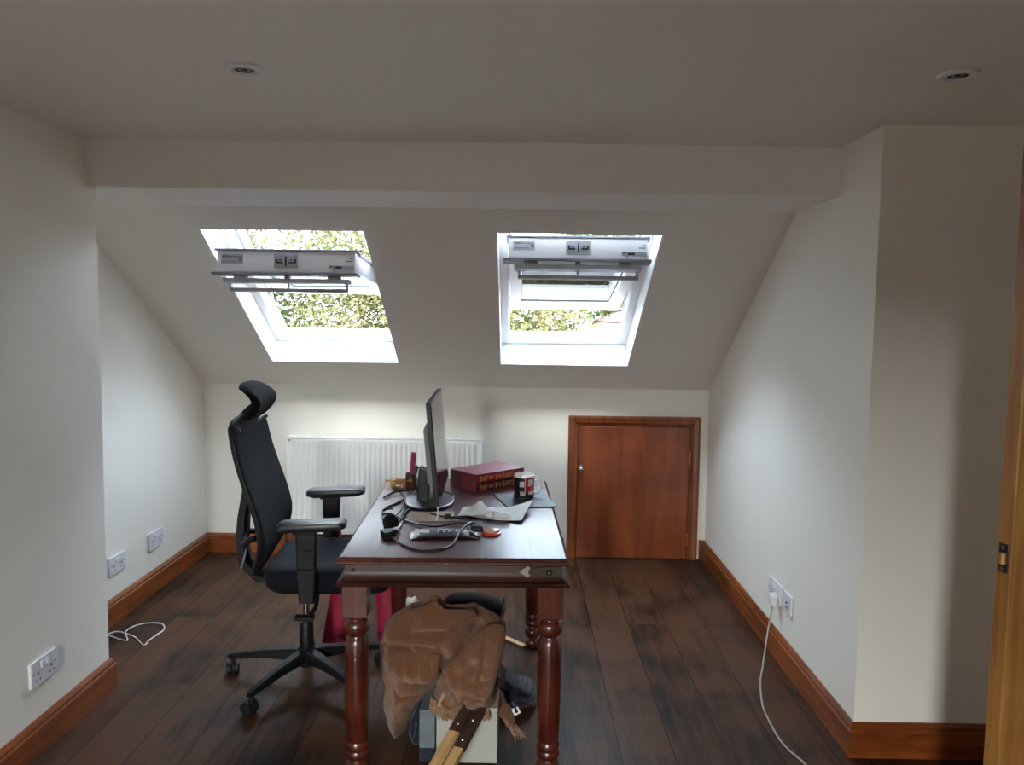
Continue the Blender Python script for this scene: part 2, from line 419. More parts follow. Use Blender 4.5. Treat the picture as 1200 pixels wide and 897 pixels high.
# sloping ceilings with their roof-window openings (local: x across, y along the slope, z outwards)
def slope(name, loc, rx, x0, x1, s0, s1, holes, th=.21):
    bm = new(); xs = x0
    for a, b, c, d in holes:
        box(bm, xs, a, s0, s1, 0, th); box(bm, a, b, s0, c, 0, th); box(bm, a, b, d, s1, 0, th); xs = b
    box(bm, xs, x1, s0, s1, 0, th)
    bmesh.ops.remove_doubles(bm, verts=bm.verts, dist=1e-5)
    return struct(name, bm, M['ceil'], loc=loc, rot=(rx, 0, 0), smooth=False)
WC = (4.1155, zs(4.1155)); HS = .6163
WIN = ((-1.067, .374), (.264, .375))
slope('ceiling_slope', (0, *WC), -TH, -2.15, 1.35, -.776, 1.18, [(c-h, c+h, -HS, HS) for c, h in WIN])

def skirting(name, pts, m, h=.121, t=.02):
    """boards run round a path; profile has a small moulded top; the room lies on the left of the path"""
    bm = new()
    prof = [(0, 0), (t, 0), (t, h-.03), (t*.75, h-.022), (t*.75, h-.014), (t*.45, h-.005), (t*.3, h), (0, h)]
    P = [Vector((*p, 0)) for p in pts]; rings = []
    for i, p in enumerate(P):
        d0 = (p-P[i-1]).normalized() if i else None; d1 = (P[i+1]-p).normalized() if i < len(P)-1 else None
        n0 = Vector((-d0.y, d0.x, 0)) if d0 else None; n1 = Vector((-d1.y, d1.x, 0)) if d1 else None
        if n0 is None: n = n1
        elif n1 is None: n = n0
        else: n = (n0+n1); n = n/(n.dot(n0))
        rings.append([p+n*a+Vector((0, 0, b+.0005)) for a, b in prof])
    loft(bm, rings)
    bm.normal_update()
    for f in bm.faces: f.material_index = 0 if abs(f.normal.x) > abs(f.normal.y) else 1
    return struct(name, bm, [M['trim'], M['trimx']], angle=25)
skirting('baseboard_left', [(XL-.3, YC), (XL, YC), (XL, YREAR)], M['trim'])
skirting('baseboard_alcove', [(XLR, YK), (XLR, YC)], M['trim'])
skirting('baseboard_back', [(.296, YK), (XLR, YK)], M['trimx'])
skirting('baseboard_back_corner', [(XR, YK), (1.135, YK)], M['trimx'])
skirting('baseboard_right', [(XN, YR), (XR, YR), (XR, YK)], M['trim'])

# ------------------------------------------------------------------ roof windows (local: x across, y along the slope, z outwards)
def roof_window(name, xc, hw, tilt, label, portal=True):
    w = thing(name, (xc, *WC), (-TH, 0, 0), kind='structure')
    bm = new(); e = .008                                 # plain white reveal boards
    box(bm, -hw-.02, -hw+e, -HS, HS, .001, .14); box(bm, hw-e, hw+.02, -HS, HS, .001, .14)
    box(bm, -hw, hw, HS-e, HS+.02, .001, .14); box(bm, -hw, hw, -HS-.02, -HS+e, .001, .14)
    obj('reveal_lining', bm, M['lining'], w, smooth=False)
    fw = .052
    bm = new()
    box(bm, -hw-.02, -hw+fw, -HS-.02, HS+.02, .142, .215); box(bm, hw-fw, hw+.02, -HS-.02, HS+.02, .142, .215)
    box(bm, -hw+fw, hw-fw, HS-.03, HS+.02, .142, .215); box(bm, -hw+fw, hw-fw, -HS-.02, -HS+fw, .142, .215)
    obj('window_frame', bm, M['frame'], w, bevel=.003)
    bm = new()                                            # grey weather covers on the outside of the frame
    for s in (-1, 1):
        box(bm, s*(hw-fw-.002)-.012, s*(hw-fw-.002)+.012, -HS+.03, -.05, .19, .27); box(bm, s*(hw-.01)-.045, s*(hw-.01)+.045, -HS-.03, -.02, .216, .26)
        box(bm, s*(hw-.01)-.045, s*(hw-.01)+.045, 0, HS+.04, .216, .245)
    box(bm, -hw, hw, -HS-.06, -HS+.03, .216, .27)
    obj('weather_cover', bm, M['clad'], w, bevel=.006)
    bm = new()
    for s in (-1, 1): lathe(bm, [(.0, -.012), (.022, -.012), (.022, .012), (0, .012)], (s*(hw-fw-.005), 0, .19), 16, 'X', cap=False)
    obj('pivot_hinge', bm, M['bar'], w)
    # the centre-hung sash, swung open
    L, W = .55, hw-fw-.007
    bm = new()
    box(bm, -W, W, -L, -L+.078, -.048, .046)
    box(bm, -W, W, L-.085, L, -.036, .04)
    box(bm, -W, -W+.062, -L+.078, L-.085, -.036, .04); box(bm, W-.062, W, -L+.078, L-.085, -.036, .04)
    sash = obj('sash', bm, M['frame'], w, bevel=.003, loc=(0, 0, .178), rot=(TH-tilt, 0, 0))
    bm = new(); box(bm, -W-.012, W+.012, -L-.010, -L+.09, .046, .056); box(bm, -W-.006, -W+.05, -L+.09, L, .042, .056); box(bm, W-.05, W+.006, -L+.09, L, .042, .056); box(bm, -W-.006, W+.006, L-.06, L+.006, .041, .057)
    obj('outer_cladding', bm, M['clad'], sash, bevel=.003)
    bm = new(); box(bm, -W+.058, W-.058, -L+.074, L-.081, .004, .022); obj('glass_pane', bm, M['glass'], sash, smooth=False)
    bm = new(); g = .006; a, b, c, d = -W+.06, W-.06, -L+.076, L-.083
    box(bm, a, a+g, c, d, -.004, .003); box(bm, b-g, b, c, d, -.004, .003); box(bm, a, b, c, c+g, -.004, .003); box(bm, a, b, d-g, d, -.004, .003)
    obj('gasket', bm, M['gasket'], sash, smooth=False)
    bm = new(); box(bm, -W-.024, W+.016, -L-.012, -L+.05, -.064, -.0515); obj('drip_trim', bm, M['clad'], sash, bevel=.003)
    # ventilation bar hung below the top rail
    bm = new(); hb = W-.026; y0 = -L+.012
    for x in (-.215, 0, .215):
        ww = .03 if x else .012
        box(bm, x-ww, x+ww, y0, y0+.03, -.078, -.064)
    box(bm, -hb, hb, y0-.012, y0+.045, -.097, -.077)
    box(bm, -hb+.018, hb-.012, y0+.02, y0+.045, -.135, -.118)
    for x in (-hb+.018, hb-.024, -.004): box(bm, x, x+.010, y0+.02, y0+.045, -.12, -.094)
    obj('handle_bar', bm, M['bar'], sash, bevel=.003)
    # things fixed on the edge of the top rail
    yl = -L-.0005
    bm = new(); box(bm, -.055, .055, yl-.004, yl+.002, -.030, .034); lp = obj('lock_plate', bm, M['label'], sash, bevel=.004)
    bm = new()
    for s in (-1, 1):
        box(bm, s*.030-.016, s*.030+.016, yl-.009, yl-.004, -.008, -.002); box(bm, s*.042-.004, s*.042+.004, yl-.009, yl-.004, -.002, .010); box(bm, s*.024-.005, s*.024+.005, yl-.007, yl-.004, .004, .009)
    box(bm, -.003, .003, yl-.008, yl-.003, -.022, .022)
    obj('lock_hook', bm, M['gasket'], lp)
    bm = new(); box(bm, -W+.02, -W+.118, yl-.001, yl+.002, -.012, .030); lb = obj('type_label', bm, M['label'], sash, smooth=False)
    bm = new(); box(bm, -W+.024, -W+.055, yl-.0018, yl, .016, .025)
    for k in range(4): box(bm, -W+.06+k*.013, -W+.07+k*.013, yl-.0018, yl, .017, .023)
    box(bm, -W+.024, -W+.09, yl-.0018, yl, -.004, -.001); box(bm, -W+.1, -W+.114, yl-.0018, yl, 0, .018)
    obj('label_print', bm, M['labelmark'], lb, smooth=False)
    bm = new(); box(bm, W-.118, W-.006, yl-.002, yl+.002, -.034, -.016); box(bm, W-.1, W-.09, yl-.004, yl, -.044, -.034); dp = obj('data_plate', bm, M['label'], sash, smooth=False)
    bm = new(); box(bm, W-.092, W-.06, yl-.003, yl, -.030, -.019); box(bm, W-.116, W-.1, yl-.003, yl, -.022, -.018); obj('plate_print', bm, M['gasket'], dp, smooth=False)
    bm = new(); box(bm, W-.04, W-.01, yl-.001, yl+.001, .002, .006); box(bm, W-.026, W-.01, yl-.001, yl+.001, .016, .019); obj('print_mark', bm, M['labelmark'], sash, smooth=False)
    return w
roof_window('window_1', WIN[0][0], WIN[0][1], R(4.2), '')
roof_window('window_2', WIN[1][0], WIN[1][1], R(12.4), '')
# the rear-wall window, and a side window added out of view as fill
for k, (xa, xb, za, zb) in enumerate((RW[0], SW)):
    w3 = thing('window_%d' % (k+3), ((xa+xb)/2, YREAR-.09, (za+zb)/2) if k == 0 else (XN+.07, (xa+xb)/2, (za+zb)/2), (0, 0, R(90*k)), kind='structure')
    hx, hz = (xb-xa)/2, (zb-za)/2
    bm = new()
    box(bm, -hx, -hx+.045, -.03, .03, -hz, hz); box(bm, hx-.045, hx, -.03, .03, -hz, hz); box(bm, -hx+.045, hx-.045, -.03, .03, -hz, -hz+.045); box(bm, -hx+.045, hx-.045, -.03, .03, hz-.045, hz)
    obj('window_frame', bm, M['frame'], w3, bevel=.003)
    bm = new(); box(bm, -hx+.04, hx-.04, -.008, .008, -hz+.04, hz-.04); obj('glass_pane', bm, M['glass'], w3, smooth=False)

# ------------------------------------------------------------------ low cupboard door in the back wall
d1 = thing('door_1', (.716, YK, 0), kind='structure')
ax0, ax1, az = -.404, .404, .893
bm = new(); aw = .058
pr = [(0, 0), (-.024, 0), (-.026, .012), (-.020, .03), (-.020, .04), (-.012, .05), (-.010, aw), (0, aw)]   # y, outwards-in width
def arch(bm, pts, inward):
    rings = []
    for p, (dx, dz) in zip(pts, inward):
        rings.append([(p[0]+dx*w, y, p[1]+dz*w) for y, w in pr])
    loft(bm, rings)
arch(bm, [(ax0, 0), (ax0, az)], [(1, 0), (1, -1)]); arch(bm, [(ax0, az), (ax1, az)], [(1, -1), (-1, -1)]); arch(bm, [(ax1, az), (ax1, 0)], [(-1, -1), (-1, 0)])
obj('door_frame', bm, M['trimz'], d1, angle=25)
bm = new(); box(bm, ax0+aw+.004, ax1-aw-.005, -.016, 0, .006, az-aw-.005)
obj('door_panel', bm, M['ply'], d1, bevel=.002)
bm = new(); box(bm, ax0+aw-.002, ax1-aw+.002, -.002, .0, 0, az-aw+.002); obj('door_gap', bm, M['darkhole'], d1, smooth=False)
for z in (.64, .13):
    bm = new(); box(bm, ax1-aw-.008, ax1-aw+.002, -.020, -.009, z-.037, z+.037); lathe(bm, [(.0045, -.04), (.0045, .04)], (ax1-aw-.003, -.021, z), 10)
    obj('hinge', bm, M['brass'], d1)
bm = new(); lathe(bm, [(.0, 0), (.014, 0), (.014, -.004), (.006, -.006), (.005, -.014), (.011, -.017), (.012, -.023), (.008, -.027), (0, -.028)], (ax0+aw+.024, -.016, .565), 16, 'Y', cap=False)
box(bm, ax0+aw+.018, ax0+aw+.03, -.0185, -.016, .54, .59)
obj('lock_knob', bm, M['chrome'], d1, bevel=.001)
bm = new(); box(bm, ax0+aw-.004, ax0+aw+.006, -.019, -.014, .572, .58); obj('latch_tongue', bm, M['brass'], d1)

# ------------------------------------------------------------------ panelled wooden door standing open on the right
d2 = thing('door_2', (1.002, 1.639, 0), (0, 0, math.atan2(.18, .98)), kind='structure')   # local x along the leaf, y = thickness (towards the camera negative)
DW, DH, DT = .75, 1.99, .040
bm = new(); st = .11
box(bm, 0, st, -DT, 0, .012, DH); box(bm, DW-st, DW, -DT, 0, .012, DH)
for z0, z1 in ((.012, .22), (.82, .98), (DH-.12, DH)): box(bm, st, DW-st, -DT, 0, z0, z1)
box(bm, DW/2-.05, DW/2+.05, -DT, 0, .22, .82); box(bm, DW/2-.05, DW/2+.05, -DT, 0, .98, DH-.12)
leaf = obj('door_leaf', bm, M['doorwood'], d2, bevel=.003)
bm = new()
for x0, x1 in ((st, DW/2-.05), (DW/2+.05, DW-st)):
    for z0, z1 in ((.22, .82), (.98, DH-.12)):
        box(bm, x0-.002, x1+.002, -DT+.014, -.014, z0-.002, z1+.002)
        for s in (-1, 1):
            box(bm, x0+.035, x1-.035, min(-DT/2+s*.013, -DT/2+s*.006), max(-DT/2+s*.013, -DT/2+s*.006), z0+.035, z1-.035)
obj('raised_panel', bm, M['doorwood'], leaf, bevel=.006)
bm = new(); box(bm, -.002, .002, -DT/2-.012, -DT/2+.012, .985, 1.045); kp = obj('latch_plate', bm, M['iron'], d2, bevel=.0008)
bm = new(); lathe(bm, [(.0095, -.011), (.0095, .011)], (-.0015, -DT/2, 1.015), 14); obj('latch_roller', bm, M['brass'], kp)
bm = new()
for z in (.993, 1.037): lathe(bm, [(.005, -.004), (.005, -.0015), (0, -.0015)], (0, -DT/2, z), 10, 'X')
obj('plate_screw', bm, M['chrome'], kp)
bm = new(); tube(bm, [(.06, 0, 1.02), (.06, .045, 1.02)], .011, 12); tube(bm, [(.06, .045, 1.02), (.10, .05, 1.02), (.17, .048, 1.02)], .009, 10)
tube(bm, [(.06, -DT, 1.02), (.06, -DT-.045, 1.02)], .011, 12); tube(bm, [(.06, -DT-.045, 1.02), (.10, -DT-.05, 1.02), (.17, -DT-.048, 1.02)], .009, 10)
obj('door_handle', bm, M['brass'], d2)
for z in (.25, 1.75):
    bm = new(); lathe(bm, [(.007, -.045), (.007, .045)], (DW+.004, .004, z), 10); obj('hinge', bm, M['brass'], d2)
bm = new()                                                # lining and architrave of that doorway
for y0, y1 in ((.87, .935), (1.765, 1.83)): box(bm, XN-.016, XN+.136, y0, y1, 0, 2.08)
box(bm, XN-.016, XN+.136, .87, 1.83, 2.015, 2.08)
struct('door_2_frame', bm, M['trimz'], bevel=.004)

# ------------------------------------------------------------------ recessed ceiling lights
def downlight(x, y, label):
    t = thing('recessed_downlight', (x, y, ZC), label=label, cat='ceiling light', group='recessed ceiling lights')
    bm = new(); lathe(bm, [(.034, -.001), (.05, -.001), (.050, -.004), (.046, -.008), (.034, -.009), (.026, -.002)], n=40, cap=False)
    obj('bezel', bm, M['whiteplastic'], t)
    bm = new(); lathe(bm, [(.0, -.0035), (.016, -.003), (.027, -.001)], n=32, cap=False); l = obj('lamp_face', bm, M['silver'], t)
    bm = new(); lathe(bm, [(.018, -.0052), (.021, -.0035), (.024, -.0052)], n=32, cap=False); lathe(bm, [(0, -.0055), (.006, -.005), (.008, -.0035)], n=16, cap=False); obj('lamp_ring', bm, M['plastic2'], l)
downlight(-.722, 2.125, 'round white recessed downlight in the ceiling above the office chair side')
downlight(1.112, 2.108, 'round white recessed downlight in the ceiling above the open wooden door')

# ------------------------------------------------------------------ sockets
def socket(name, loc, rz, w, h, label, kind='double', plug=False):
    """local: x across the plate, z up, y out of the wall is negative"""
    t = thing(name, loc, (0, 0, rz), label=label, cat='wall socket', group='white wall sockets')
    bm = new()
    prism(bm, rrect(w, h, .006, 3), -.011, -.0005, 'Y'); fp = obj('faceplate', bm, M['socketwhite'], t, bevel=.002)
    if kind == 'double':
        for s in (-1, 1):
            bm = new(); cx = s*w*.25
            box(bm, cx-.0035, cx+.0035, -.0114, -.0108, .003-.012, .013-.012)
            for q in (-1, 1): box(bm, cx+q*.011-.0035, cx+q*.011+.0035, -.0114, -.0108, -.026, -.021)
            obj('pin_slots', bm, M['darkhole'], fp, smooth=False)
        for s in (-1, 1):
            bm = new(); cx = s*.0135
            prism(bm, [(-.010, .012), (-.0165, .012), (-.0125, .034), (-.010, .034)], cx-.009, cx+.009, 'X')
            obj('rocker_switch', bm, M['whiteplastic'], t, bevel=.001)
        for s in (-1, 1):
            bm = new(); lathe(bm, [(.0035, -.0115), (.0035, -.0105), (0, -.0105)], (s*w*.41, 0, .002), 10, 'Y'); obj('screw', bm, M['chrome'], t)
    else:
        bm = new(); lathe(bm, [(.0, -.0145), (.0035, -.0145), (.0045, -.0135), (.0045, -.011)], (0, 0, .004), 14, 'Y', cap=False); obj('aerial_port', bm, M['darkhole'], fp)
        bm = new(); box(bm, -.012, .012, -.0122, -.0108, -.022, -.010); obj('port_cover', bm, M['silver'], fp, bevel=.001)
    return t
socket('wall_socket', (XL, 2.615, .281), R(90), .152, .088, 'white double wall socket on the near left wall, nearest the camera')
socket('wall_socket', (XLR, 3.762, .277), R(90), .150, .089, 'white double socket above the alcove skirting, half hidden by the near wall corner')
socket('wall_socket', (XLR, 4.172, .281), R(90), .160, .092, 'white double socket on the alcove wall, deeper in beside the office chair')
socket('wall_socket', (XR, 3.500, .284), R(-90), .160, .092, 'white double socket on the right wall with a plug in it')
socket('aerial_socket', (XR, 3.333, .287), R(-90), .092, .086, 'white single aerial socket beside the plugged double socket on right wall', 'single')
# white plug with braided lead
pl = thing('power_lead', (XR-.012, 3.462, .264), (0, 0, R(-90)), label='grey and white power lead plugged into the right wall socket, trailing along floor', cat='cable')
bm = new(); prism(bm, [(-.02, -.028), (.02, -.028), (.024, -.01), (.022, .014), (.012, .024), (-.012, .024), (-.022, .014), (-.024, -.01)], -.034, -.0005, 'Y')
obj('plug', bm, M['whiteplastic'], pl, bevel=.004)
bm = new()
pts = [(1.143, 3.462, .243), (1.140, 3.460, .21), (1.128, 3.452, .15), (1.100, 3.40, .075), (1.055, 3.29, .02), (1.016, 3.189, .006), (.968, 3.006, .005), (.955, 2.905, .005), (.949, 2.753, .005), (.960, 2.668, .005), (.981, 2.60, .005), (1.0, 2.53, .005), (1.06, 2.40, .005), (1.16, 2.3, .005)]
inv = (Matrix.Translation((XR-.012, 3.462, .264)) @ Matrix.Rotation(R(-90), 4, 'Z')).inverted()
tube(bm, [inv @ p for p in spline(pts, 6)], .0038, 8); obj('flex', bm, M['greycord'], pl)
# thin white lead on the floor by the alcove
bm = new()
pts = [(-1.90, 3.52, .004), (-1.872, 3.590, .004), (-1.844, 3.596, .004), (-1.808, 3.58, .004), (-1.743, 3.537, .004), (-1.665, 3.455, .004), (-1.664, 3.511, .004), (-1.656, 3.58, .004), (-1.652, 3.631, .004), (-1.68, 3.688, .004), (-1.718, 3.708, .004), (-1.777, 3.70, .004), (-1.813, 3.66, .004), (-1.815, 3.604, .007), (-1.80, 3.564, .008), (-1.76, 3.500, .004), (-1.80, 3.512, .004), (-1.84, 3.535, .004), (-1.885, 3.56, .004)]
tube(bm, spline(pts, 6), .0032, 6)
tag(obj('charging_cable', bm, M['whitecord']), 'thin white cable looped on the floorboards beside the alcove skirting', 'cable')

# ------------------------------------------------------------------ radiator
rx0, rx1, rz0, rz1, ry = -1.400, -.216, .150, .750, YK-.10
rd = thing('panel_radiator', ((rx0+rx1)/2, YK-.06, 0), label='long white ribbed panel radiator on the back wall behind the desk', cat='radiator')
def rl(x): return x-(rx0+rx1)/2
bm = new(); n = 36; pitch = (rx1-rx0-.05)/n; dy = -.04
pts = []
for k in range(n):
    x = rl(rx0)+.025+k*pitch
    pts += [(x, 0), (x+pitch*.2, 0), (x+pitch*.34, .009), (x+pitch*.66, .009), (x+pitch*.8, 0)]
pts.append((rl(rx1)-.025, 0))
prof = [(.175, 0), (.195, 0), (.215, 1), (.690, 1), (.706, 0), (.735, 0)]
V = [[bm.verts.new((x, dy+d*s, z)) for x, d in pts] for z, s in prof]
for A, B in zip(V, V[1:]):
    for a, b, c, d in zip(A, A[1:], B[1:], B): bm.faces.new([a, b, c, d])
obj('ribbed_panel', bm, M['rad'], rd, angle=60)
bm = new(); box(bm, rl(rx0)+.004, rl(rx0)+.026, dy-.001, dy+.02, rz0, rz1-.014); box(bm, rl(rx1)-.026, rl(rx1)-.004, dy-.001, dy+.02, rz0, rz1-.014)
box(bm, rl(rx0)+.004, rl(rx1)-.004, dy-.001, dy+.02, rz0, rz0+.026); box(bm, rl(rx0)+.004, rl(rx1)-.004, dy-.001, dy+.02, rz1-.030, rz1-.012)
box(bm, rl(rx0)+.01, rl(rx1)-.01, .025, .04, rz0, rz1-.014)
obj('panel_edges', bm, M['rad'], rd, bevel=.004)
bm = new(); box(bm, rl(rx0), rl(rx0)+.006, dy-.003, .04, rz0+.01, rz1); obj('side_cover', bm, M['rad'], rd, bevel=.003)
bm = new(); box(bm, rl(rx1)-.006, rl(rx1), dy-.003, .04, rz0+.01, rz1); obj('side_cover', bm, M['rad'], rd, bevel=.003)
bm = new(); x0, x1 = rl(rx0)+.006, rl(rx1)-.006
box(bm, x0, x1, dy-.003, dy+.012, rz1-.006, rz1); box(bm, x0, x1, .028, .04, rz1-.006, rz1); box(bm, x0, x1, -.006, .002, rz1-.005, rz1)
for k in range(61):
    x = x0+(x1-x0-.008)*k/60; box(bm, x, x+.008, dy+.012, .028, rz1-.004, rz1-.0005)
obj('top_grille', bm, M['rad'], rd, smooth=False)
bm = new(); box(bm, x0, x1, dy+.012, .028, rz1-.03, rz1-.02); obj('grille_shadow_gap', bm, M['plastic2'], rd, smooth=False)
bm = new(); lathe(bm, [(.009, 0), (.009, .012), (.004, .013), (.004, .02), (0, .02)], (rl(rx1), -.005, rz1-.035), 12, 'X'); obj('bleed_valve', bm, M['whiteplastic'], rd)
bm = new(); vx = rl(rx0)-.028
tube(bm, [(vx, .0, .001), (vx, 0, .185)], .0075, 12); lathe(bm, [(.011, .15), (.015, .155), (.015, .175), (.012, .18), (.012, .2), (0, .2)], (vx, 0, 0), 14); tube(bm, [(vx, 0, .178), (rl(rx0)+.004, 0, .178)], .009, 12)
lathe(bm, [(0, .2), (.016, .2), (.017, .206), (.013, .222), (0, .224)], (vx, 0, 0), 14, cap=False)
obj('lockshield_valve', bm, M['brass'], rd)
for x in (rl(rx0)+.15, rl(rx1)-.15):
    bm = new(); box(bm, x-.02, x+.02, .04, .0595, .3, .65); obj('wall_bracket', bm, M['rad'], rd)

# ------------------------------------------------------------------ desk
DZ = .762
desk = thing('wooden_desk', (-.2075, 2.966, 0), (0, 0, R(1.6)), label='dark reddish-brown wooden desk with turned legs and iron corner strap', cat='desk')
hw, hl = .357, .597
def molded(prof, hx, hy):
    """rectangular board with a moulded edge: prof = (inset, z)"""
    bm = new(); rings = []
    for i, z in prof:
        rings.append([(-hx+i, -hy+i, z), (hx-i, -hy+i, z), (hx-i, hy-i, z), (-hx+i, hy-i, z)])
    loft(bm, rings); return bm
bm = molded([(.012, DZ-.026), (.003, DZ-.024), (0, DZ-.019), (0, DZ-.015), (.004, DZ-.011), (.009, DZ-.006), (.012, DZ-.002), (.02, DZ)], hw, hl)
obj('tabletop', bm, M['desktop'], desk, angle=25)
# apron boards with the flared lower moulding
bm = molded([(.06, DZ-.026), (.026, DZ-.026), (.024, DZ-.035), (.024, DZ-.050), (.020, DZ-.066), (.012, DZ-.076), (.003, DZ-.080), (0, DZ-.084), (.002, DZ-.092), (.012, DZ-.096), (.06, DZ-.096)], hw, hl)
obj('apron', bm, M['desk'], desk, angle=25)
lx, ly = hw-.055, hl-.055
z0 = DZ-.096
legp = [(.0, .0005), (.026, .0005), (.031, .006), (.034, .02), (.032, .034), (.024, .044), (.027, .05), (.036, .06), (.038, .074), (.034, .088), (.026, .096), (.026, .101), (.033, .106), (.0375, .114), (.0375, .121), (.034, .128), (.033, .1315),
        (.0355, .137), (.0365, .149), (.033, .156), (.0315, .1595), (.0345, .166), (.0375, .30), (.0375, .43), (.035, .478), (.030, .492), (.026, .498), (.026, .503), (.033, .508), (.0385, .517), (.0400, .528), (.0385, .540), (.032, .549), (.027, .553), (.027, .558), (.034, .563), (.035, .566), (.03, .5675), (.0, .5675)]
for sx in (-1, 1):
    for sy in (-1, 1):
        bm = new(); lathe(bm, legp, (0, 0, 0), 28, cap=False)
        prism(bm, [(-.0385, -.0385), (.0385, -.0385), (.0385, .0385), (-.0385, .0385)], .566, z0+.002, 'Z')
        obj('leg', bm, M['deskleg'], desk, loc=(sx*lx, sy*ly, 0), bevel=.004, angle=50)
# iron strap with a spearhead at the front right corner, and studs
yf = -hl+.024
bm = new()
sp = [(hw-.026, -.047), (hw-.026, -.009), (hw-.10, -.0135), (hw-.128, -.021), (hw-.128, -.034), (hw-.10, -.042)]
prism(bm, [(x, DZ-.020+z*.95) for x, z in sp], yf-.004, yf, 'Y'); stp = obj('iron_strap', bm, M['iron'], desk, bevel=.0012)
bm = new()
ar = [(hw-.126, -.024), (hw-.118, -.016), (hw-.128, -.008), (hw-.148, -.022), (hw-.156, -.0285), (hw-.146, -.036), (hw-.128, -.048), (hw-.120, -.040), (hw-.126, -.033)]
prism(bm, [(x, DZ-.020+z*.95) for x, z in ar], yf-.005, yf, 'Y'); obj('spearhead', bm, M['brightiron'], stp, bevel=.001)
bm = new(); lathe(bm, [(0, -.012), (.005, -.011), (.0085, -.006), (.0095, -.001), (.0095, .0)], (hw-.062, yf-.004, DZ-.048), 18, 'Y', cap=False); obj('stud', bm, M['iron'], stp)
bm = new(); lathe(bm, [(0, -.008), (.004, -.007), (.006, -.003), (.006, 0)], (-hw+.05, yf, DZ-.046), 14, 'Y', cap=False); obj('stud', bm, M['iron'], desk)

# ------------------------------------------------------------------ office chair (local: x forward, origin under the column)
ch = thing('office_chair', (-.85, 3.15, 0), (0, 0, R(4)), label='black mesh-back office chair with headrest and arms beside the desk', cat='chair')
# five-star base with twin-wheel castors
for k in range(5):
    a = R(170+72*k); d = Vector((math.cos(a), math.sin(a), 0)); s = Vector((-d.y, d.x, 0))
    rings = []
    for t, w, zc, h in ((.018, .030, .108, .05), (.06, .029, .112, .044), (.18, .022, .104, .032), (.29, .0155, .088, .024), (.322, .014, .083, .022), (.334, .010, .081, .016)):
        c = d*t
        rings.append([c+s*u*w+Vector((0, 0, zc+v*h*.5)) for u, v in ((-1, -.7), (-.8, -1), (.8, -1), (1, -.7), (.85, .75), (.6, 1), (-.6, 1), (-.85, .75))])
    bm = new(); loft(bm, rings); lg = obj('base_leg', bm, M['plastic'], ch, angle=35)
    bm = new(); c = d*.316; ca = R((20, 60, 200, 330, 120)[k]); ax = Vector((math.cos(ca), math.sin(ca), 0)); fw = Vector((-ax.y, ax.x, 0)); cc = c+fw*.012
    for q in (-1, 1):
        mt = Matrix.Translation(cc+ax*q*.0155+Vector((0, 0, .0265))) @ Matrix.Rotation(ca, 4, 'Z')
        nb = len(bm.verts)
        lathe(bm, [(0, -.010), (.018, -.0105), (.0245, -.009), (.026, -.005), (.026, .005), (.0245, .009), (.018, .0105), (0, .010)], (0, 0, 0), 22, 'X', cap=False)
        bm.verts.ensure_lookup_table()
        for v in bm.verts[nb:]: v.co = mt @ v.co
    tube(bm, [c+Vector((0, 0, .04)), c+Vector((0, 0, .078))], .009, 10)
    nb = len(bm.verts); mt = Matrix.Translation(cc+Vector((0, 0, .0265))) @ Matrix.Rotation(ca, 4, 'Z')
    lathe(bm, [(0, -.005), (.0285, -.005), (.0285, .005), (0, .005)], (0, 0, 0), 18, 'X', cap=False)
    bm.verts.ensure_lookup_table()
    for v in bm.verts[nb:]: v.co = mt @ v.co
    obj('castor', bm, M['plastic2'], lg)
bm = new(); lathe(bm, [(0, .062), (.026, .062), (.034, .07), (.036, .10), (.036, .135), (.028, .142), (.028, .245), (.025, .25), (0, .25)], n=26, cap=False); obj('column_sleeve', bm, M['plastic'], ch)
bm = new(); lathe(bm, [(.0135, .24), (.0135, .42)], n=20); obj('gas_lift', bm, M['chrome'], ch)
bm = new(); prism(bm, [(-.09, .445), (-.07, .408), (.10, .408), (.16, .43), (.16, .447), (-.09, .447)], -.075, .075, 'Y'); obj('tilt_mechanism', bm, M['plastic'], ch, bevel=.008)
bm = new(); tube(bm, spline([(.06, -.07, .42), (.07, -.13, .41), (.072, -.19, .375), (.05, -.225, .352)], 5), [.009]*16, 8)
box(bm, -.0, .075, -.245, -.205, .343, .356); obj('height_lever', bm, M['plastic'], ch, bevel=.004)
# seat
bm = new(); rings = []
sw, s0, s1 = .245, -.125, .355
def seat_ring(scale, z, crown=0):
    pts = []
    for x, y in rrect(s1-s0, sw*2, .09, 7):
        X = x*scale; Y = y*scale
        zz = z-(.035*max(0, (X-.10)/.14)**2 if X > .10 else 0)*(1 if crown else .5)
        pts.append(((s0+s1)/2+X, Y, zz))
    return pts
for sc_, z, cr in ((.90, .447, 0), (.975, .455, 0), (1.0, .475, 0), (1.0, .505, 1), (.985, .522, 1), (.94, .533, 1), (.80, .538, 1), (.5, .534, 1), (.15, .530, 1)): rings.append(seat_ring(sc_, z, cr))
loft(bm, rings); obj('seat', bm, M['fabric'], ch, angle=60)
bm = new(); rings = [seat_ring(.80, .440, 0), seat_ring(.93, .443, 0), seat_ring(.955, .452, 0), seat_ring(.955, .462, 0)]; loft(bm, rings); obj('seat_pan', bm, M['plastic'], ch, angle=60)
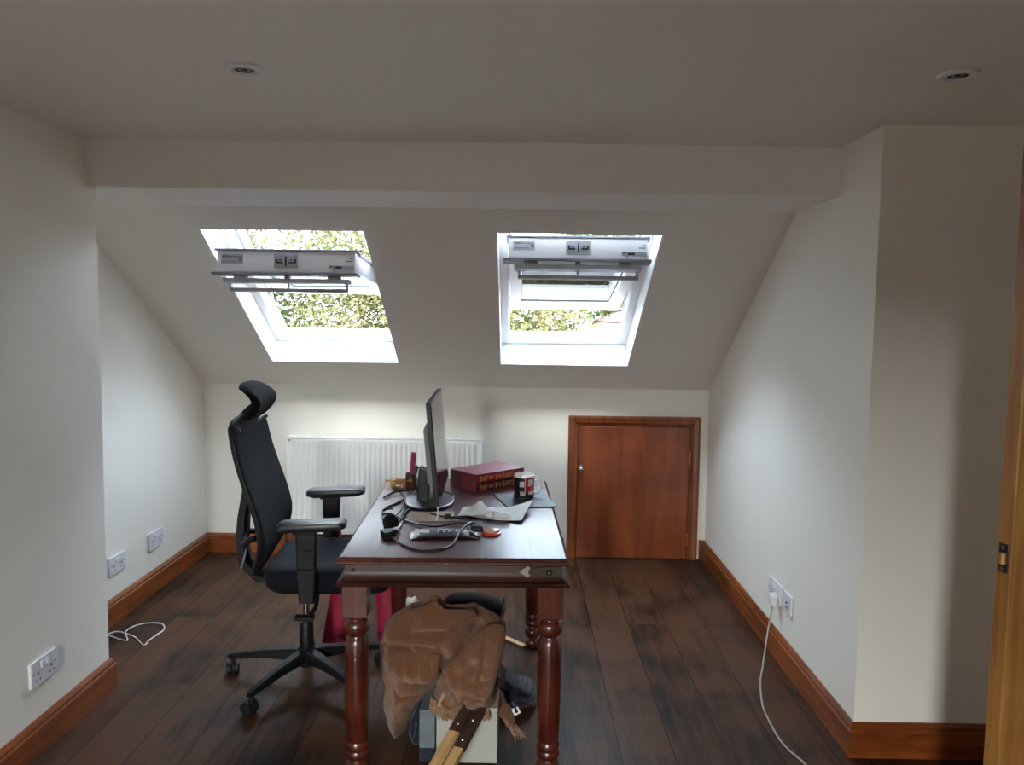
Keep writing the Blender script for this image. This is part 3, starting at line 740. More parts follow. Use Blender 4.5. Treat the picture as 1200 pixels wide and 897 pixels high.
# back
ZB0, ZB1 = .475, 1.085
def bx(z):
    t = max(0, (z-ZB0)/(ZB1-ZB0))
    return -.205+.085*math.exp(-((t-.27)/(.26 if t < .27 else .42))**2)-.052*t**1.4+.022*t
def bw(z):
    t = max(0, (z-ZB0)/(ZB1-ZB0))
    return (.075+.172*(1-(1-min(1, t/.34))**2.0)) - .018*max(0, (t-.45)/.55)**2
def back(u, v):
    z = ZB0+(ZB1-ZB0)*v; w = bw(z); s = (u-.5)*2
    cr = 1-.04*max(0, (v-.93)/.07)*abs(s)**3
    x = bx(z)+.016*s*s*min(1, v*3)
    e = .01; dx = (bx(z+e)-bx(z-e))/(2*e)
    n = Vector((1, -.03*s/max(w, .05)*.5, -dx)).normalized()
    return (x, s*w*cr, z-.018*max(0, (v-.9)/.1)*abs(s)**4), n
bm = new(); slab(bm, back, 16, 30, .010); obj('mesh_back', bm, M['mesh'], ch, angle=70)
bm = new()                                                # frame round the mesh
loop = [back(0, v/24)[0] for v in range(25)]+[back(u/10, 1)[0] for u in range(1, 11)]+[back(1, 1-v/24)[0] for v in range(1, 25)]+[back(1-u/6, 0)[0] for u in range(1, 6)]
tube(bm, [(p[0]-.009, p[1], p[2]) for p in loop], .0135, 8, closed=True); obj('back_frame', bm, M['plastic2'], ch, angle=60)
# spine and yoke behind the mesh
bm = new(); rings = []
for x, z, w, d in ((.02, .428, .05, .016), (-.10, .428, .05, .018), (-.185, .445, .046, .020), (-.238, .50, .040, .022), (-.250, .58, .036, .022), (-.243, .68, .034, .02), (-.228, .78, .03, .017), (-.222, .90, .026, .014), (-.238, 1.0, .024, .012), (-.252, 1.06, .024, .011)):
    i = len(rings); rings.append((x, z, w, d))
R2 = []
for i, (x, z, w, d) in enumerate(rings):
    a = rings[max(0, i-1)]; b = rings[min(len(rings)-1, i+1)]; t = Vector((b[0]-a[0], 0, b[1]-a[1])).normalized(); n = Vector((-t.z, 0, t.x))
    c = Vector((x, 0, z)); R2.append([c+n*d*p+Vector((0, w*q, 0)) for p, q in ((-1, -.7), (-.5, -1), (.5, -1), (1, -.7), (1, .7), (.5, 1), (-.5, 1), (-1, .7))])
loft(bm, R2)
obj('spine', bm, M['plastic'], ch, angle=40)
for P_, r0 in (([(-.236, 0, .62), (-.215, .10, .60), (-.175, .20, .64), (-.135, .232, .66)], .012), ([(-.24, 0, 1.0), (-.232, .08, 1.03), (-.215, .17, 1.06), (-.205, .218, 1.062)], .010)):
    bm = new(); Q = [(x, -y, z) for x, y, z in P_[:0:-1]]+P_; tube(bm, spline(Q, 5), r0, 8); obj('yoke', bm, M['plastic'], ch)
bm = new(); tube(bm, spline([(-.225, -.04, .56), (-.222, -.10, .525), (-.215, -.15, .52)], 5), .004, 6); obj('lumbar_lever', bm, M['silver'], ch)
# headrest
bm = new()
def head(u, v):
    s = (u-.5)*2; t = v
    x = -.210+.052*math.sin(PI*(.05+.80*t))-.030*t**2+.012*s*s
    wv = .150*(1-.26*(1-t)**2.0-.06*max(0, t-.85)/.15)
    z = 1.078+.146*t-.016*abs(s)**4*max(0, t-.5)*2+.010*abs(s)**3*(1-t)
    n = Vector((1, -.2*s, .10-.9*(t-.5)*.6)).normalized()
    return (x, s*wv, z), n
slab(bm, head, 18, 14, .034)
obj('headrest', bm, M['mesh'], ch, angle=60, bevel=.006)
bm = new(); tube(bm, spline([(-.252, 0, 1.03), (-.250, 0, 1.07), (-.225, 0, 1.105), (-.18, 0, 1.14)], 5), [.016]*16, 10); box(bm, -.268, -.235, -.04, .04, 1.04, 1.085); obj('headrest_stem', bm, M['plastic'], ch, bevel=.004)
# arms
for s in (-1, 1):
    ya = s*.282
    bm = new(); rr = []
    for z, sc1 in ((.703, .80), (.712, 1.0), (.728, 1.0), (.735, .93)): rr.append([(.078+x*sc1, ya+y*sc1, z+.004*(x/.12)) for x, y in rrect(.250, .092, .022, 4)])
    loft(bm, rr); pad = obj('armrest_pad', bm, M['arm'], ch, angle=50)
    bm = new(); box(bm, .012, .10, ya-.03, ya+.03, .692, .706); obj('pad_carrier', bm, M['plastic'], pad, bevel=.003)
    bm = new(); prism(bm, [(.02, .694), (.096, .694), (.090, .50), (.026, .50)], ya-.017, ya+.017, 'Y'); obj('arm_post', bm, M['plastic'], ch, bevel=.006)
    bm = new(); prism(bm, [(.022, .56), (.094, .56), (.088, .43), (.032, .43)], ya-.022, ya+.022, 'Y'); prism(bm, [(.034, .422), (.086, .422), (.086, .438), (.034, .438)], min(ya, s*.10), max(ya, s*.10), 'Y'); obj('arm_bracket', bm, M['plastic'], ch, bevel=.006)
    bm = new(); box(bm, .046, .078, ya-.0225, ya+.0225, .62, .632); obj('arm_button', bm, M['plastic2'], ch, bevel=.003)

# ------------------------------------------------------------------ on the desk
mo = thing('monitor', (-.342, 3.083, DZ), (0, 0, R(1.6)), label='slim flat monitor on an oval stand, turned edge-on on the desk', cat='monitor')
bm = new(); lathe(bm, [(0, .0005), (.96, .0005), (1.0, .006), (.98, .011), (.9, .014), (0, .019)], n=40, sx=.100, sy=.148); obj('stand_base', bm, M['darkplastic_gloss'], mo, angle=60)
bm = new(); prism(bm, [(-.046, .012), (-.004, .012), (.002, .10), (.002, .128), (-.040, .142), (-.044, .10)], -.042, .042, 'Y'); obj('stand_neck', bm, M['darkplastic_gloss'], mo, bevel=.004)
pn = bpy.data.objects.new('screen_panel', None); COL.objects.link(pn); bpy.data.objects.remove(pn)
bm = new(); box(bm, -.012, .006, -.276, .276, 0, .376)
pn = obj('screen_panel', bm, M['darkplastic_gloss'], mo, bevel=.003, loc=(.052, 0, .052), rot=(0, R(-5.2), 0))
bm = new(); box(bm, .0055, .0068, -.268, .268, .020, .368); obj('display', bm, M['screen'], pn, smooth=False)
bm = new(); rings = []
for x, yw, z0_, z1_ in ((-.0125, .225, .045, .300), (-.024, .215, .055, .292), (-.037, .19, .075, .268)): rings.append([(x, -yw, z0_), (x, yw, z0_), (x, yw, z1_), (x, -yw, z1_)])
loft(bm, rings); obj('rear_housing', bm, M['silver'], pn, bevel=.004)
bm = new(); box(bm, .0066, .0072, .222, .258, .004, .014); obj('brand_badge', bm, M['silver'], pn, smooth=False)
bm = new(); tube(bm, spline([(-.03, .03, .11), (-.05, .05, .13), (-.062, .05, .08), (-.05, .06, .03), (-.03, .10, .026)], 6), .0035, 8); obj('video_lead', bm, M['cord'], mo)
bm = new(); tube(bm, spline([(.048, -.262, .052), (.052, -.266, .035), (.05, -.272, .012), (.046, -.285, .004)], 5), .003, 6); obj('white_strand', bm, M['whitecord'], mo)  # thin white strand from the screen's lower corner to the desk
bm = new(); tube(bm, spline([(.0, .16, .005), (.043, .18, .005), (.077, .145, .005), (.09, .078, .005), (.075, .058, .006)], 6), .0035, 8); obj('trailing_lead', bm, M['cord'], mo)

# slipcase with two volumes, spines outward
cas = thing('book_slipcase', (-.169, 3.259, DZ), (0, 0, R(42)), label='maroon slipcase lying on the desk behind the mug', cat='slipcase')
LS, DS, HSL = .268, .178, .078
bm = new(); t = .0035
box(bm, 0, LS, 0, DS, 0, t); box(bm, 0, LS, 0, DS, HSL-t, HSL); box(bm, 0, t, 0, DS, t, HSL-t); box(bm, LS-t, LS, 0, DS, t, HSL-t); box(bm, t, LS-t, DS-t, DS, t, HSL-t)
obj('case_shell', bm, M['slip'], cas, bevel=.0015)
def volume(z, m, label, words):
    hz = (HSL-2*t)/2-.0008
    o = thing('hardback_book', (-.169, 3.259, DZ+z), (0, 0, R(42)), label=label, cat='book', group='volumes in the slipcase')
    bm = new(); x0, x1 = t+.001, LS-t-.001
    prof = [(DS-.02, 0), (.004, 0), (-.002, hz*.12), (-.0045, hz*.5), (-.002, hz*.88), (.004, hz), (DS-.02, hz), (DS-.02, hz-.003), (.008, hz-.003), (.008, .003), (DS-.02, .003)]
    prism(bm, prof, x0, x1, 'X'); cv = obj('cover', bm, m, o, angle=50)
    bm = new(); box(bm, x0+.004, x1-.004, .0085, DS-.024, .0034, hz-.0034); obj('pages', bm, M['pagecream'], o, smooth=False)
    for xx in (.02, .05, .104, .146, .20, .232, .246):
        bm = new(); box(bm, xx, xx+.0022, -.0052, -.001, hz*.14, hz*.86); obj('gilt_band', bm, M['gold'], cv, smooth=False)
    for k in range(4):
        bm = new(); box(bm, .026+k*.006, .0285+k*.006, -.0053, -.002, hz*.3, hz*.7); obj('gilt_band', bm, M['gold'], cv, smooth=False)
    for xa, xb, q in ((.15, .196, .34), (.206, .228, .56)):
        bm = new(); box(bm, xa, xb, -.0053, -.003, hz*q, hz*(q+.06)); obj('gilt_rule', bm, M['gold'], cv, smooth=False)
    text('spine_lettering', words[0], hz*.62, M['gold'], cv, (.078, -.0050, hz*.5), (R(90), 0, 0), .0006)
    text('spine_lettering', words[1], hz*.5, M['gold'], cv, (.125, -.0050, hz*.5), (R(90), 0, 0), .0006)
    text('spine_lettering', words[2], hz*.5, M['gold'], cv, (.174, -.0050, hz*.58), (R(90), 0, 0), .0006)
volume(t+.0004+(HSL-2*t)/2, M['redbook'], 'red leather gilt-spined book, upper of two in the maroon slipcase', ('HI', 'V:', 'ACT'))
volume(t+.0002, M['darkbook'], 'dark brown gilt-spined book, lower of two in the maroon slipcase', ('HI', 'V:', 'ACT'))

# mat and mug
bm = new(); rings = []
ctr = (.035, 3.146)
cor = [(-.096, 3.238), (-.034, 3.012), (.158, 3.034), (.104, 3.300)]
edge = []
for i in range(4):
    a, b = Vector(cor[i]), Vector(cor[(i+1) % 4])
    for k in range(6): edge.append(a.lerp(b, k/6))
def lift(p, top):
    d = (Vector(p)-Vector(cor[3])).length
    return DZ+.0006+(.0045 if top else 0)+max(0, .016-.22*d)
loft(bm, [[(p.x, p.y, lift(p, False)) for p in edge], [(p.x, p.y, lift(p, True)) for p in edge]])
tag(obj('desk_mat', bm, M['mat'], angle=30), 'dark slate-coloured square mat under the picture mug', 'mat')
mg = thing('mug', (.029, 3.185, DZ+.0056), (0, 0, R(8)), label='white mug with navy and red picture panels on the dark mat', cat='mug')
mr, mh = .0405, .094
bm = new(); lathe(bm, [(0, .0), (mr-.006, 0), (mr-.003, .002), (mr-.001, .006), (mr, .012), (mr, mh-.003), (mr-.001, mh-.0005), (mr-.003, mh), (mr-.0045, mh-.002), (mr-.0045, .01), (mr-.01, .005), (0, .005)], n=48, cap=False)
body = obj('body', bm, M['mugwhite'], mg, angle=50)
def wrap(name, m, a0, a1, z0, z1, k=.0006, par=None):
    bm = new()
    def f(u, v):
        a = R(a0+(a1-a0)*u); n = Vector((math.cos(a), math.sin(a), 0)); return n*(mr+k)+Vector((0, 0, z0+(z1-z0)*v)), n
    slab(bm, f, max(3, int(abs(a1-a0)/6)), 1, .0008); return obj(name, bm, m, par or body, angle=60)
wrap('navy_panel', M['mugdark'], 160, 340, .0025, .084)
wrap('red_panel', M['mugred'], 268, 332, .026, .084, .0011)
wrap('picture_panel', M['mugpic'], 236, 262, .048, .070, .0011); wrap('picture_panel', M['mugpic'], 284, 318, .052, .078, .0016); wrap('picture_panel', M['mugpic'], 240, 264, .014, .030, .0011); wrap('picture_panel', M['mugpic'], 286, 326, .018, .030, .0016)
wrap('white_rule', M['mugwhite'], 265, 268, .012, .084, .0013)
bm = new(); tube(bm, spline([(mr-.003, 0, .076), (mr+.012, 0, .080), (mr+.026, 0, .070), (mr+.031, 0, .048), (mr+.024, 0, .026), (mr+.010, 0, .017), (mr-.003, 0, .018)], 6), .0052, 10); obj('handle', bm, M['mugwhite'], mg)

# papers
def sheet(name, A, B, C_, D, lift, th=.0006, nu=18, nv=12):
    bm = new(); A, B, C_, D = [Vector((*p, 0)) for p in (A, B, C_, D)]
    def f(u, v):
        p = (A*(1-u)+B*u)*(1-v)+(D*(1-u)+C_*u)*v; p.z = DZ+.0012+lift(u, v); return p, Vector((0, 0, 1))
    slab(bm, f, nu, nv, th); return bm
tag(obj('card_sleeve', sheet('c', (-.395, 2.79), (-.228, 2.80), (-.232, 2.945), (-.400, 2.93), lambda u, v: .0), M['kraft'], angle=30), 'flat tan card sleeve under the front of the monitor stand', 'card')
bm = sheet('p', (-.215, 2.875), (.018, 2.79), (.062, 3.005), (-.205, 3.01), lambda u, v: .002+.034*max(0, (u-.45)/.55)**2*(.25+v*.75)+.004*math.sin(u*7)*(1-u))
tag(obj('paper_sheet', bm, M['paper'], angle=60), 'white paper sheet with a curling corner in front of the mug', 'paper')
bm = new()
def tiss(u, v):
    x, y = (u-.5)*.12, (v-.5)*.11; rr_ = math.hypot(x, y)
    z = .036*math.exp(-(rr_/.032)**2)+.012*abs(noise.noise(Vector((x*40, y*40, 3))))+.006
    return Vector((-.138+x, 2.90+y, DZ+.006+z)), Vector((0, 0, 1))
slab(bm, tiss, 18, 18, .0008); tag(obj('crumpled_tissue', bm, M['paper'], angle=50), 'crumpled thin white tissue lying on the paper sheet', 'tissue')
wt = thing('plastic_tube', (-.066, 2.822, DZ+.0195), (0, 0, R(-18)), label='short smooth white plastic tube lying on the paper sheet', cat='tube')
bm = new(); lathe(bm, [(0, -.05), (.008, -.049), (.0125, -.043), (.0135, -.02), (.0135, .02), (.012, .036), (.007, .045), (0, .047)], n=20, axis='X', cap=False); obj('tube_body', bm, M['whiteplastic'], wt)
bm = new(); lathe(bm, [(.0137, -.018), (.0141, -.016), (.0141, -.013), (.0137, -.011)], n=20, axis='X'); obj('tube_ring', bm, M['label'], wt)
# printed flexible pack
pk = thing('printed_pouch', (-.240, 2.616, DZ), (0, 0, R(5)), label='slate-grey printed plastic pouch with white letters at the desk front', cat='pouch')
bm = new(); rings = []
for x, w, h in ((-.113, .052, .003), (-.108, .052, .004), (-.07, .047, .020), (0, .045, .024), (.07, .045, .017), (.105, .046, .004), (.112, .046, .003)):
    rings.append([(x, w*math.cos(a), .0008+h*.5+h*.5*math.sin(a)) for a in [2*PI*k/20 for k in range(20)]])
loft(bm, rings); bd = obj('pouch_film', bm, M['tube'], pk, angle=60)
text('lettering', 'm', .062, M['tubewhite'], bd, (-.002, -.016, .0246), (R(7), 0, 0), .0008); text('lettering', 'HON', .036, M['tubewhite'], bd, (.060, -.016, .0205), (R(6), R(4), 0), .0008)
bm = new(); box(bm, -.100, -.088, -.046, .045, .004, .0125); box(bm, -.085, -.05, -.030, -.006, .019, .0222); obj('pale_print', bm, M['tubewhite'], bd, bevel=.001)
rp = thing('tape_dispenser', (-.084, 2.648, DZ), (0, 0, R(10)), label='small round orange-red disc with a peach top on the desk front', cat='disc')
bm = new(); lathe(bm, [(0, .0005), (.031, .0005), (.033, .003), (.033, .008), (.030, .0095), (0, .0095)], n=32, cap=False, sx=1.0, sy=1.15); obj('red_rim', bm, M['redplastic'], rp)
bm = new(); lathe(bm, [(0, .0096), (.028, .0096), (.026, .016), (.018, .019), (0, .020)], n=32, cap=False, sx=1.0, sy=1.15); obj('peach_top', bm, M['clearpeach'], rp)

# pen pot
pp = thing('pen_pot', (-.446, 3.312, DZ), label='small brown pot with pens behind the monitor stand', cat='pen pot')
bm = new(); lathe(bm, [(0, .0005), (.021, .0005), (.024, .01), (.025, .05), (.023, .064), (.0245, .070), (.021, .070), (.020, .01), (0, .008)], n=24, cap=False); obj('pot_body', bm, M['potwood'], pp, angle=50)
bm = new(); lathe(bm, [(.0252, .038), (.0262, .040), (.0262, .044), (.0252, .046)], n=24, cap=False); obj('pot_band', bm, M['brass'], pp)
pen = thing('marker_pen', (-.447, 3.310, DZ+.009), (R(3), R(5), 0), label='tall magenta marker standing in the brown pen pot', cat='pen', group='pens in the pot')
bm = new(); prism(bm, rrect(.019, .012, .004, 3), 0, .10, 'Z'); obj('barrel', bm, M['magenta'], pen, bevel=.001)
bm = new(); prism(bm, rrect(.021, .0135, .004, 3), .10, .152, 'Z'); obj('cap', bm, M['magenta'], pen, bevel=.001)
pen = thing('marker_pen', (-.438, 3.300, DZ+.009), (R(-2), R(9), 0), label='short green pen leaning in the brown pen pot', cat='pen', group='pens in the pot')
bm = new(); lathe(bm, [(0, 0), (.006, .003), (.006, .062), (0, .062)], n=14, cap=False); obj('barrel', bm, M['green'], pen)
bm = new(); lathe(bm, [(.0078, .06), (.0078, .095), (.005, .098), (0, .098)], n=14); obj('cap', bm, M['green'], pen)
# gold wire ornament
random.seed(4); bm = new()
for k in range(17):
    a = random.uniform(0, 2*PI); r0 = random.uniform(.0, .028); cx, cy = r0*math.cos(a), r0*math.sin(a); zc = random.uniform(.006, .036); r1 = random.uniform(.012, .026); tl = random.uniform(-.9, .9); a2 = random.uniform(0, 2*PI)
    pts = []
    for q in range(9):
        b = a2+q*.62; p = Vector((r1*math.cos(b), r1*math.sin(b)*math.cos(tl), r1*math.sin(b)*math.sin(tl))); p += Vector((cx, cy, zc)); p.z = max(.0022, min(.052, p.z)); p.x *= 1.35; pts.append(p)
    tube(bm, spline(pts, 3), .0022, 5)
for k in range(7):
    a = random.uniform(2.4, 4.2); tube(bm, [(0.02*math.cos(a), .02*math.sin(a), .02), (.066*math.cos(a), .05*math.sin(a), random.uniform(.004, .03))], .0017, 5)
tag(obj('wire_ornament', bm, M['gold'], loc=(-.500, 3.352, DZ)), 'tangle of gold wire twigs beside the pen pot', 'ornament')

# power cords
def cord(bm, pts, h=.0045, z=None, r=.0038):
    P = [(x, y, DZ+(h if z is None else z[i])) for i, (x, y) in enumerate(pts)]
    tube(bm, spline(P, 6), r, 8)
c1 = [(-.384, 3.30), (-.411, 3.237), (-.424, 3.168), (-.46, 3.064), (-.495, 2.975), (-.497, 2.893), (-.476, 2.801), (-.449, 2.73)]
c3 = [(-.463, 2.927), (-.49, 2.917), (-.496, 2.885), (-.479, 2.855), (-.451, 2.848), (-.40, 2.791), (-.334, 2.722), (-.275, 2.691), (-.212, 2.674), (-.16, 2.666), (-.133, 2.638)]
c5 = [(-.401, 2.981), (-.41, 2.914), (-.407, 2.79), (-.413, 2.69)]
c2 = [(-.434, 3.246), (-.469, 3.237), (-.503, 3.207), (-.533, 3.136), (-.519, 3.206), (-.50, 3.282), (-.47, 3.214), (-.44, 3.084), (-.429, 2.938), (-.435, 2.834), (-.44, 2.788), (-.438, 2.737)]
c4 = [(-.317, 2.904), (-.273, 2.859), (-.224, 2.824), (-.168, 2.797), (-.142, 2.748), (-.153, 2.664), (-.177, 2.597), (-.204, 2.496), (-.24, 2.447), (-.292, 2.431), (-.336, 2.463), (-.382, 2.52), (-.406, 2.552)]
def plug(par, x, y, rz, up, m='cord'):
    """square three-pin plug lying on the desk"""
    e = Euler((R(62) if up else R(8), 0, rz)).to_matrix().to_4x4(); mt = Matrix.Translation((x, y, DZ+(.024 if up else .014))) @ e
    bm = new(); prism(bm, [(-.024, -.017), (.024, -.017), (.026, .006), (.014, .025), (-.014, .025), (-.026, .006)], -.012, .012, 'Z', mtx=mt); pb = obj('plug_body', bm, M['plastic'], par, bevel=.003)
    bm = new()
    for px, py in ((-.011, -.008), (.011, -.008), (0, .012)): box(bm, px-.003, px+.003, py-.002, py+.002, -.030, -.012, mtx=mt)
    obj('plug_pins', bm, M['brass'] if not up else M['chrome'], pb)
    bm = new(); box(bm, -.006, .006, .024, .034, -.005, .005, mtx=mt); obj('cord_grip', bm, M['plastic2'], pb, bevel=.002)
cA = thing('mains_lead', (0, 0, 0), label='black cord looped left of the monitor, ending in an upturned plug', cat='cable', group='black cords on the desk')
bm = new(); cord(bm, c1, z=[.02, .012, .008, .0045, .0045, .0045, .009, .022]); cord(bm, c3, z=[.012, .012, .012, .012, .012, .006, .008, .012, .026, .028, .026]); obj('flex', bm, M['cord'], cA)
plug(cA, -.432, 2.686, R(35), True)
bm = new(); box(bm, -.152, -.112, 2.612, 2.65, DZ+.014, DZ+.034); obj('appliance_connector', bm, M['plastic'], cA, bevel=.005)
cB = thing('mains_lead', (0, 0, 0), label='black cord sweeping round the printed pouch at the desk front edge', cat='cable', group='black cords on the desk')
bm = new(); cord(bm, c4, z=[.004, .005, .010, .010, .0055, .034, .032, .006, .0045, .0045, .0045, .006, .012]); obj('flex', bm, M['cord'], cB)
plug(cB, -.425, 2.578, R(-60), False)
bm = new(); box(bm, -.262, -.238, 2.838, 2.856, DZ+.003, DZ+.016); bb = obj('inline_switch', bm, M['plastic2'], cB, bevel=.003)
bm = new(); box(bm, -.238, -.230, 2.834, 2.85, DZ+.004, DZ+.014); obj('white_tip', bm, M['whiteplastic'], bb, bevel=.001)
cC = thing('mains_lead', (0, 0, 0), label='thin black cord in a tall loop near the left desk edge', cat='cable', group='black cords on the desk')
bm = new(); cord(bm, c2, z=[.012, .012, .012, .006, .006, .006, .006, .0135, .0135, .012, .012, .02], r=.0034); cord(bm, c5, z=[.004, .0045, .012, .018], r=.0034); obj('flex', bm, M['cord'], cC)
bm = new(); tube(bm, [(-.438, 2.737, DZ+.02), (-.437, 2.715, DZ+.028)], .0055, 10); obj('strain_relief', bm, M['plastic2'], cC)

# ------------------------------------------------------------------ under the desk
def resample(pts, n):
    return pts
def inside(x, z, poly):
    c = False; j = len(poly)-1
    for i in range(len(poly)):
        xi, zi = poly[i][0], poly[i][1]; xj, zj = poly[j][0], poly[j][1]
        if (zi > z) != (zj > z) and x < (xj-xi)*(z-zi)/(zj-zi)+xi: c = not c
        j = i
    return c
def segd(x, z, a, b):
    ax, az, bx_, bz = a[0], a[1], b[0], b[1]; dx, dz = bx_-ax, bz-az; l = dx*dx+dz*dz
    t = 0 if l == 0 else max(0, min(1, ((x-ax)*dx+(z-az)*dz)/l)); px, pz = ax+dx*t, az+dz*t
    return math.hypot(x-px, z-pz), t, px, pz, (dx*(z-az)-dz*(x-ax))
def polyd(x, z, pl):
    best = (9, 0)
    for a, b in zip(pl, pl[1:]):
        d, t, _, _, s = segd(x, z, a, b)
        if d < best[0]: best = (d, 1 if s > 0 else -1)
    return best
def heap(outline, depth, back, reach, folds, step=.0065, seed=1, rough_=.008, yspan=None):
    """a heap of cloth: closed body bulging towards the room and behind, with modelled folds"""
    xs = [p[0] for p in outline]; zs_ = [p[1] for p in outline]
    nx = int((max(xs)-min(xs))/step)+2; nz = int((max(zs_)-min(zs_))/step)+2; x0, z0 = min(xs)-step/2, min(zs_)-step/2
    ok = lambda i, j: inside(x0+(i+.5)*step, z0+(j+.5)*step, outline)
    cells = {(i, j) for i in range(nx) for j in range(nz) if ok(i, j)}
    # keep only cells with a full edge neighbour, so the sheet stays clean
    cells = {c for c in cells if sum(((c[0]+a, c[1]+b) in cells) for a, b in ((1, 0), (-1, 0), (0, 1), (0, -1))) >= 2}
    bm = new(); F, B = {}, {}
    verts = {(i+a, j+b) for i, j in cells for a in (0, 1) for b in (0, 1)}
    def isb(i, j): return not all((i+a, j+b) in cells for a in (-1, 0) for b in (-1, 0))
    ring = list(zip(outline, outline[1:]+outline[:1]))
    for i, j in verts:
        x, z = x0+i*step, z0+j*step; best = (9,)
        for a, b in ring:
            d, t, px, pz, s = segd(x, z, a, b)
            if d < best[0]: best = (d, px, pz, a[2]*(1-t)+b[2]*t)
        yb = 0; wsum = 0
        for p in outline:
            w = 1/((p[0]-x)**2+(p[1]-z)**2+4e-4)**1.5; yb += w*p[2]; wsum += w
        yb /= wsum
        d = best[0]
        if isb(i, j): x, z, d, ys = best[1], best[2], 0, best[3]
        else: ys = None
        q = 1-(1-min(1, d/reach))**2; q = math.sqrt(max(0, q))
        near = min(1, d/.012)
        y = yb-(depth*q if yspan is None else (yb-yspan(x, z))*q)
        k = min(1, d/.022)
        for kind, pl, h, w in folds:
            dd, sg = polyd(x, z, pl)
            if kind == 'r': y -= h*math.exp(-(dd/w)**2)*k
            elif kind == 'v': y += h*math.exp(-(dd/w))*k
            elif kind == 's':      # one layer lapping over another: raised on the left of the stroke
                y -= (h*math.exp(-dd/(w*3)) if sg > 0 else -h*.35*math.exp(-dd/w))*k
        nv = Vector((x*13+seed*5.3, z*13, seed*2.1)); n1 = noise.noise(nv); n2 = noise.noise(nv*2.3+Vector((4, 9, 2))); n3 = noise.noise(nv*4.9)
        y -= (rough_*1.6*(1-abs(n1)*2.0)+rough_*.8*(1-abs(n2)*2)+rough_*.3*n3)*k
        if ys is not None: y = ys
        F[(i, j)] = bm.verts.new((x, y, z))
        B[(i, j)] = F[(i, j)] if isb(i, j) else bm.verts.new((x, yb+back*q+rough_*n2, z))
    for i, j in cells:
        c = [(i, j), (i+1, j), (i+1, j+1), (i, j+1)]
        try: bm.faces.new([F[q] for q in c])
        except ValueError: pass
        try: bm.faces.new([B[q] for q in c[::-1]])
        except ValueError: pass
    return bm
BROWN = [(-0.266, 0.200, 2.6), (-0.277, 0.213, 2.6), (-0.263, 0.245, 2.62), (-0.297, 0.205, 2.64), (-0.33, 0.166, 2.66), (-0.349, 0.123, 2.68), (-0.364, 0.082, 2.68), (-0.376, 0.042, 2.68), (-0.427, 0.037, 2.7), (-0.438, 0.068, 2.72), (-0.457, 0.116, 2.74), (-0.466, 0.139, 2.76), (-0.456, 0.222, 2.78), (-0.48, 0.272, 2.78), (-0.476, 0.302, 2.78), (-0.483, 0.34, 2.78), (-0.478, 0.365, 2.78), (-0.456, 0.411, 2.78), (-0.411, 0.445, 2.78), (-0.375, 0.466, 2.78), (-0.343, 0.475, 2.78), (-0.306, 0.492, 2.78), (-0.274, 0.5, 2.78), (-0.26, 0.485, 2.78), (-0.25, 0.464, 2.78), (-0.201, 0.468, 2.78), (-0.141, 0.472, 2.78), (-0.104, 0.45, 2.78), (-0.063, 0.43, 2.78), (-0.032, 0.404, 2.78), (-0.028, 0.364, 2.78), (-0.037, 0.305, 2.78), (-0.049, 0.255, 2.78), (-0.055, 0.214, 2.76), (-0.052, 0.19, 2.74), (-0.035, 0.173, 2.70), (-0.017, 0.165, 2.66), (-0.002, 0.153, 2.64), (0.01, 0.136, 2.62), (-0.001, 0.113, 2.6), (-0.024, 0.11, 2.58), (-0.036, 0.142, 2.57), (-0.051, 0.165, 2.552), (-0.078, 0.186, 2.549), (-0.108, 0.190, 2.549), (-0.146, 0.196, 2.549), (-0.172, 0.184, 2.549), (-0.195, 0.186, 2.549), (-0.236, 0.182, 2.549)]
ST = {'roll': [(-0.452, 0.394), (-0.37, 0.409), (-0.269, 0.385), (-0.192, 0.43), (-0.134, 0.503)], 'rollstep': [(-0.462, 0.374), (-0.37, 0.377), (-0.273, 0.364), (-0.222, 0.386), (-0.161, 0.449), (-0.123, 0.479)], 'valley1': [(-0.359, 0.418), (-0.238, 0.424), (-0.18, 0.466)], 'diag': [(-0.122, 0.419), (-0.16, 0.387), (-0.207, 0.338), (-0.251, 0.295), (-0.259, 0.256), (-0.284, 0.204)], 'sleeve': [(-0.129, 0.363), (-0.106, 0.42), (-0.068, 0.44), (-0.029, 0.441)], 'sleeve2': [(-0.056, 0.397), (-0.063, 0.324), (-0.089, 0.259)], 'belly': [(-0.393, 0.335), (-0.354, 0.295), (-0.315, 0.28)], 'tail': [(-0.436, 0.287), (-0.385, 0.245), (-0.339, 0.236), (-0.284, 0.208)], 'flap': [(-0.251, 0.293), (-0.222, 0.241), (-0.185, 0.172)], 'flap2': [(-0.185, 0.172), (-0.159, 0.21), (-0.128, 0.259)], 'cr1': [(-0.129, 0.307), (-0.082, 0.324), (-0.051, 0.316)], 'cr2': [(-0.124, 0.283), (-0.089, 0.288), (-0.051, 0.308)], 'cr3': [(-0.12, 0.259), (-0.089, 0.243), (-0.065, 0.228)], 'fold3': [(-0.254, 0.465), (-0.293, 0.496), (-0.301, 0.528)], 'fold4': [(-0.393, 0.206), (-0.401, 0.141), (-0.393, 0.067)]}
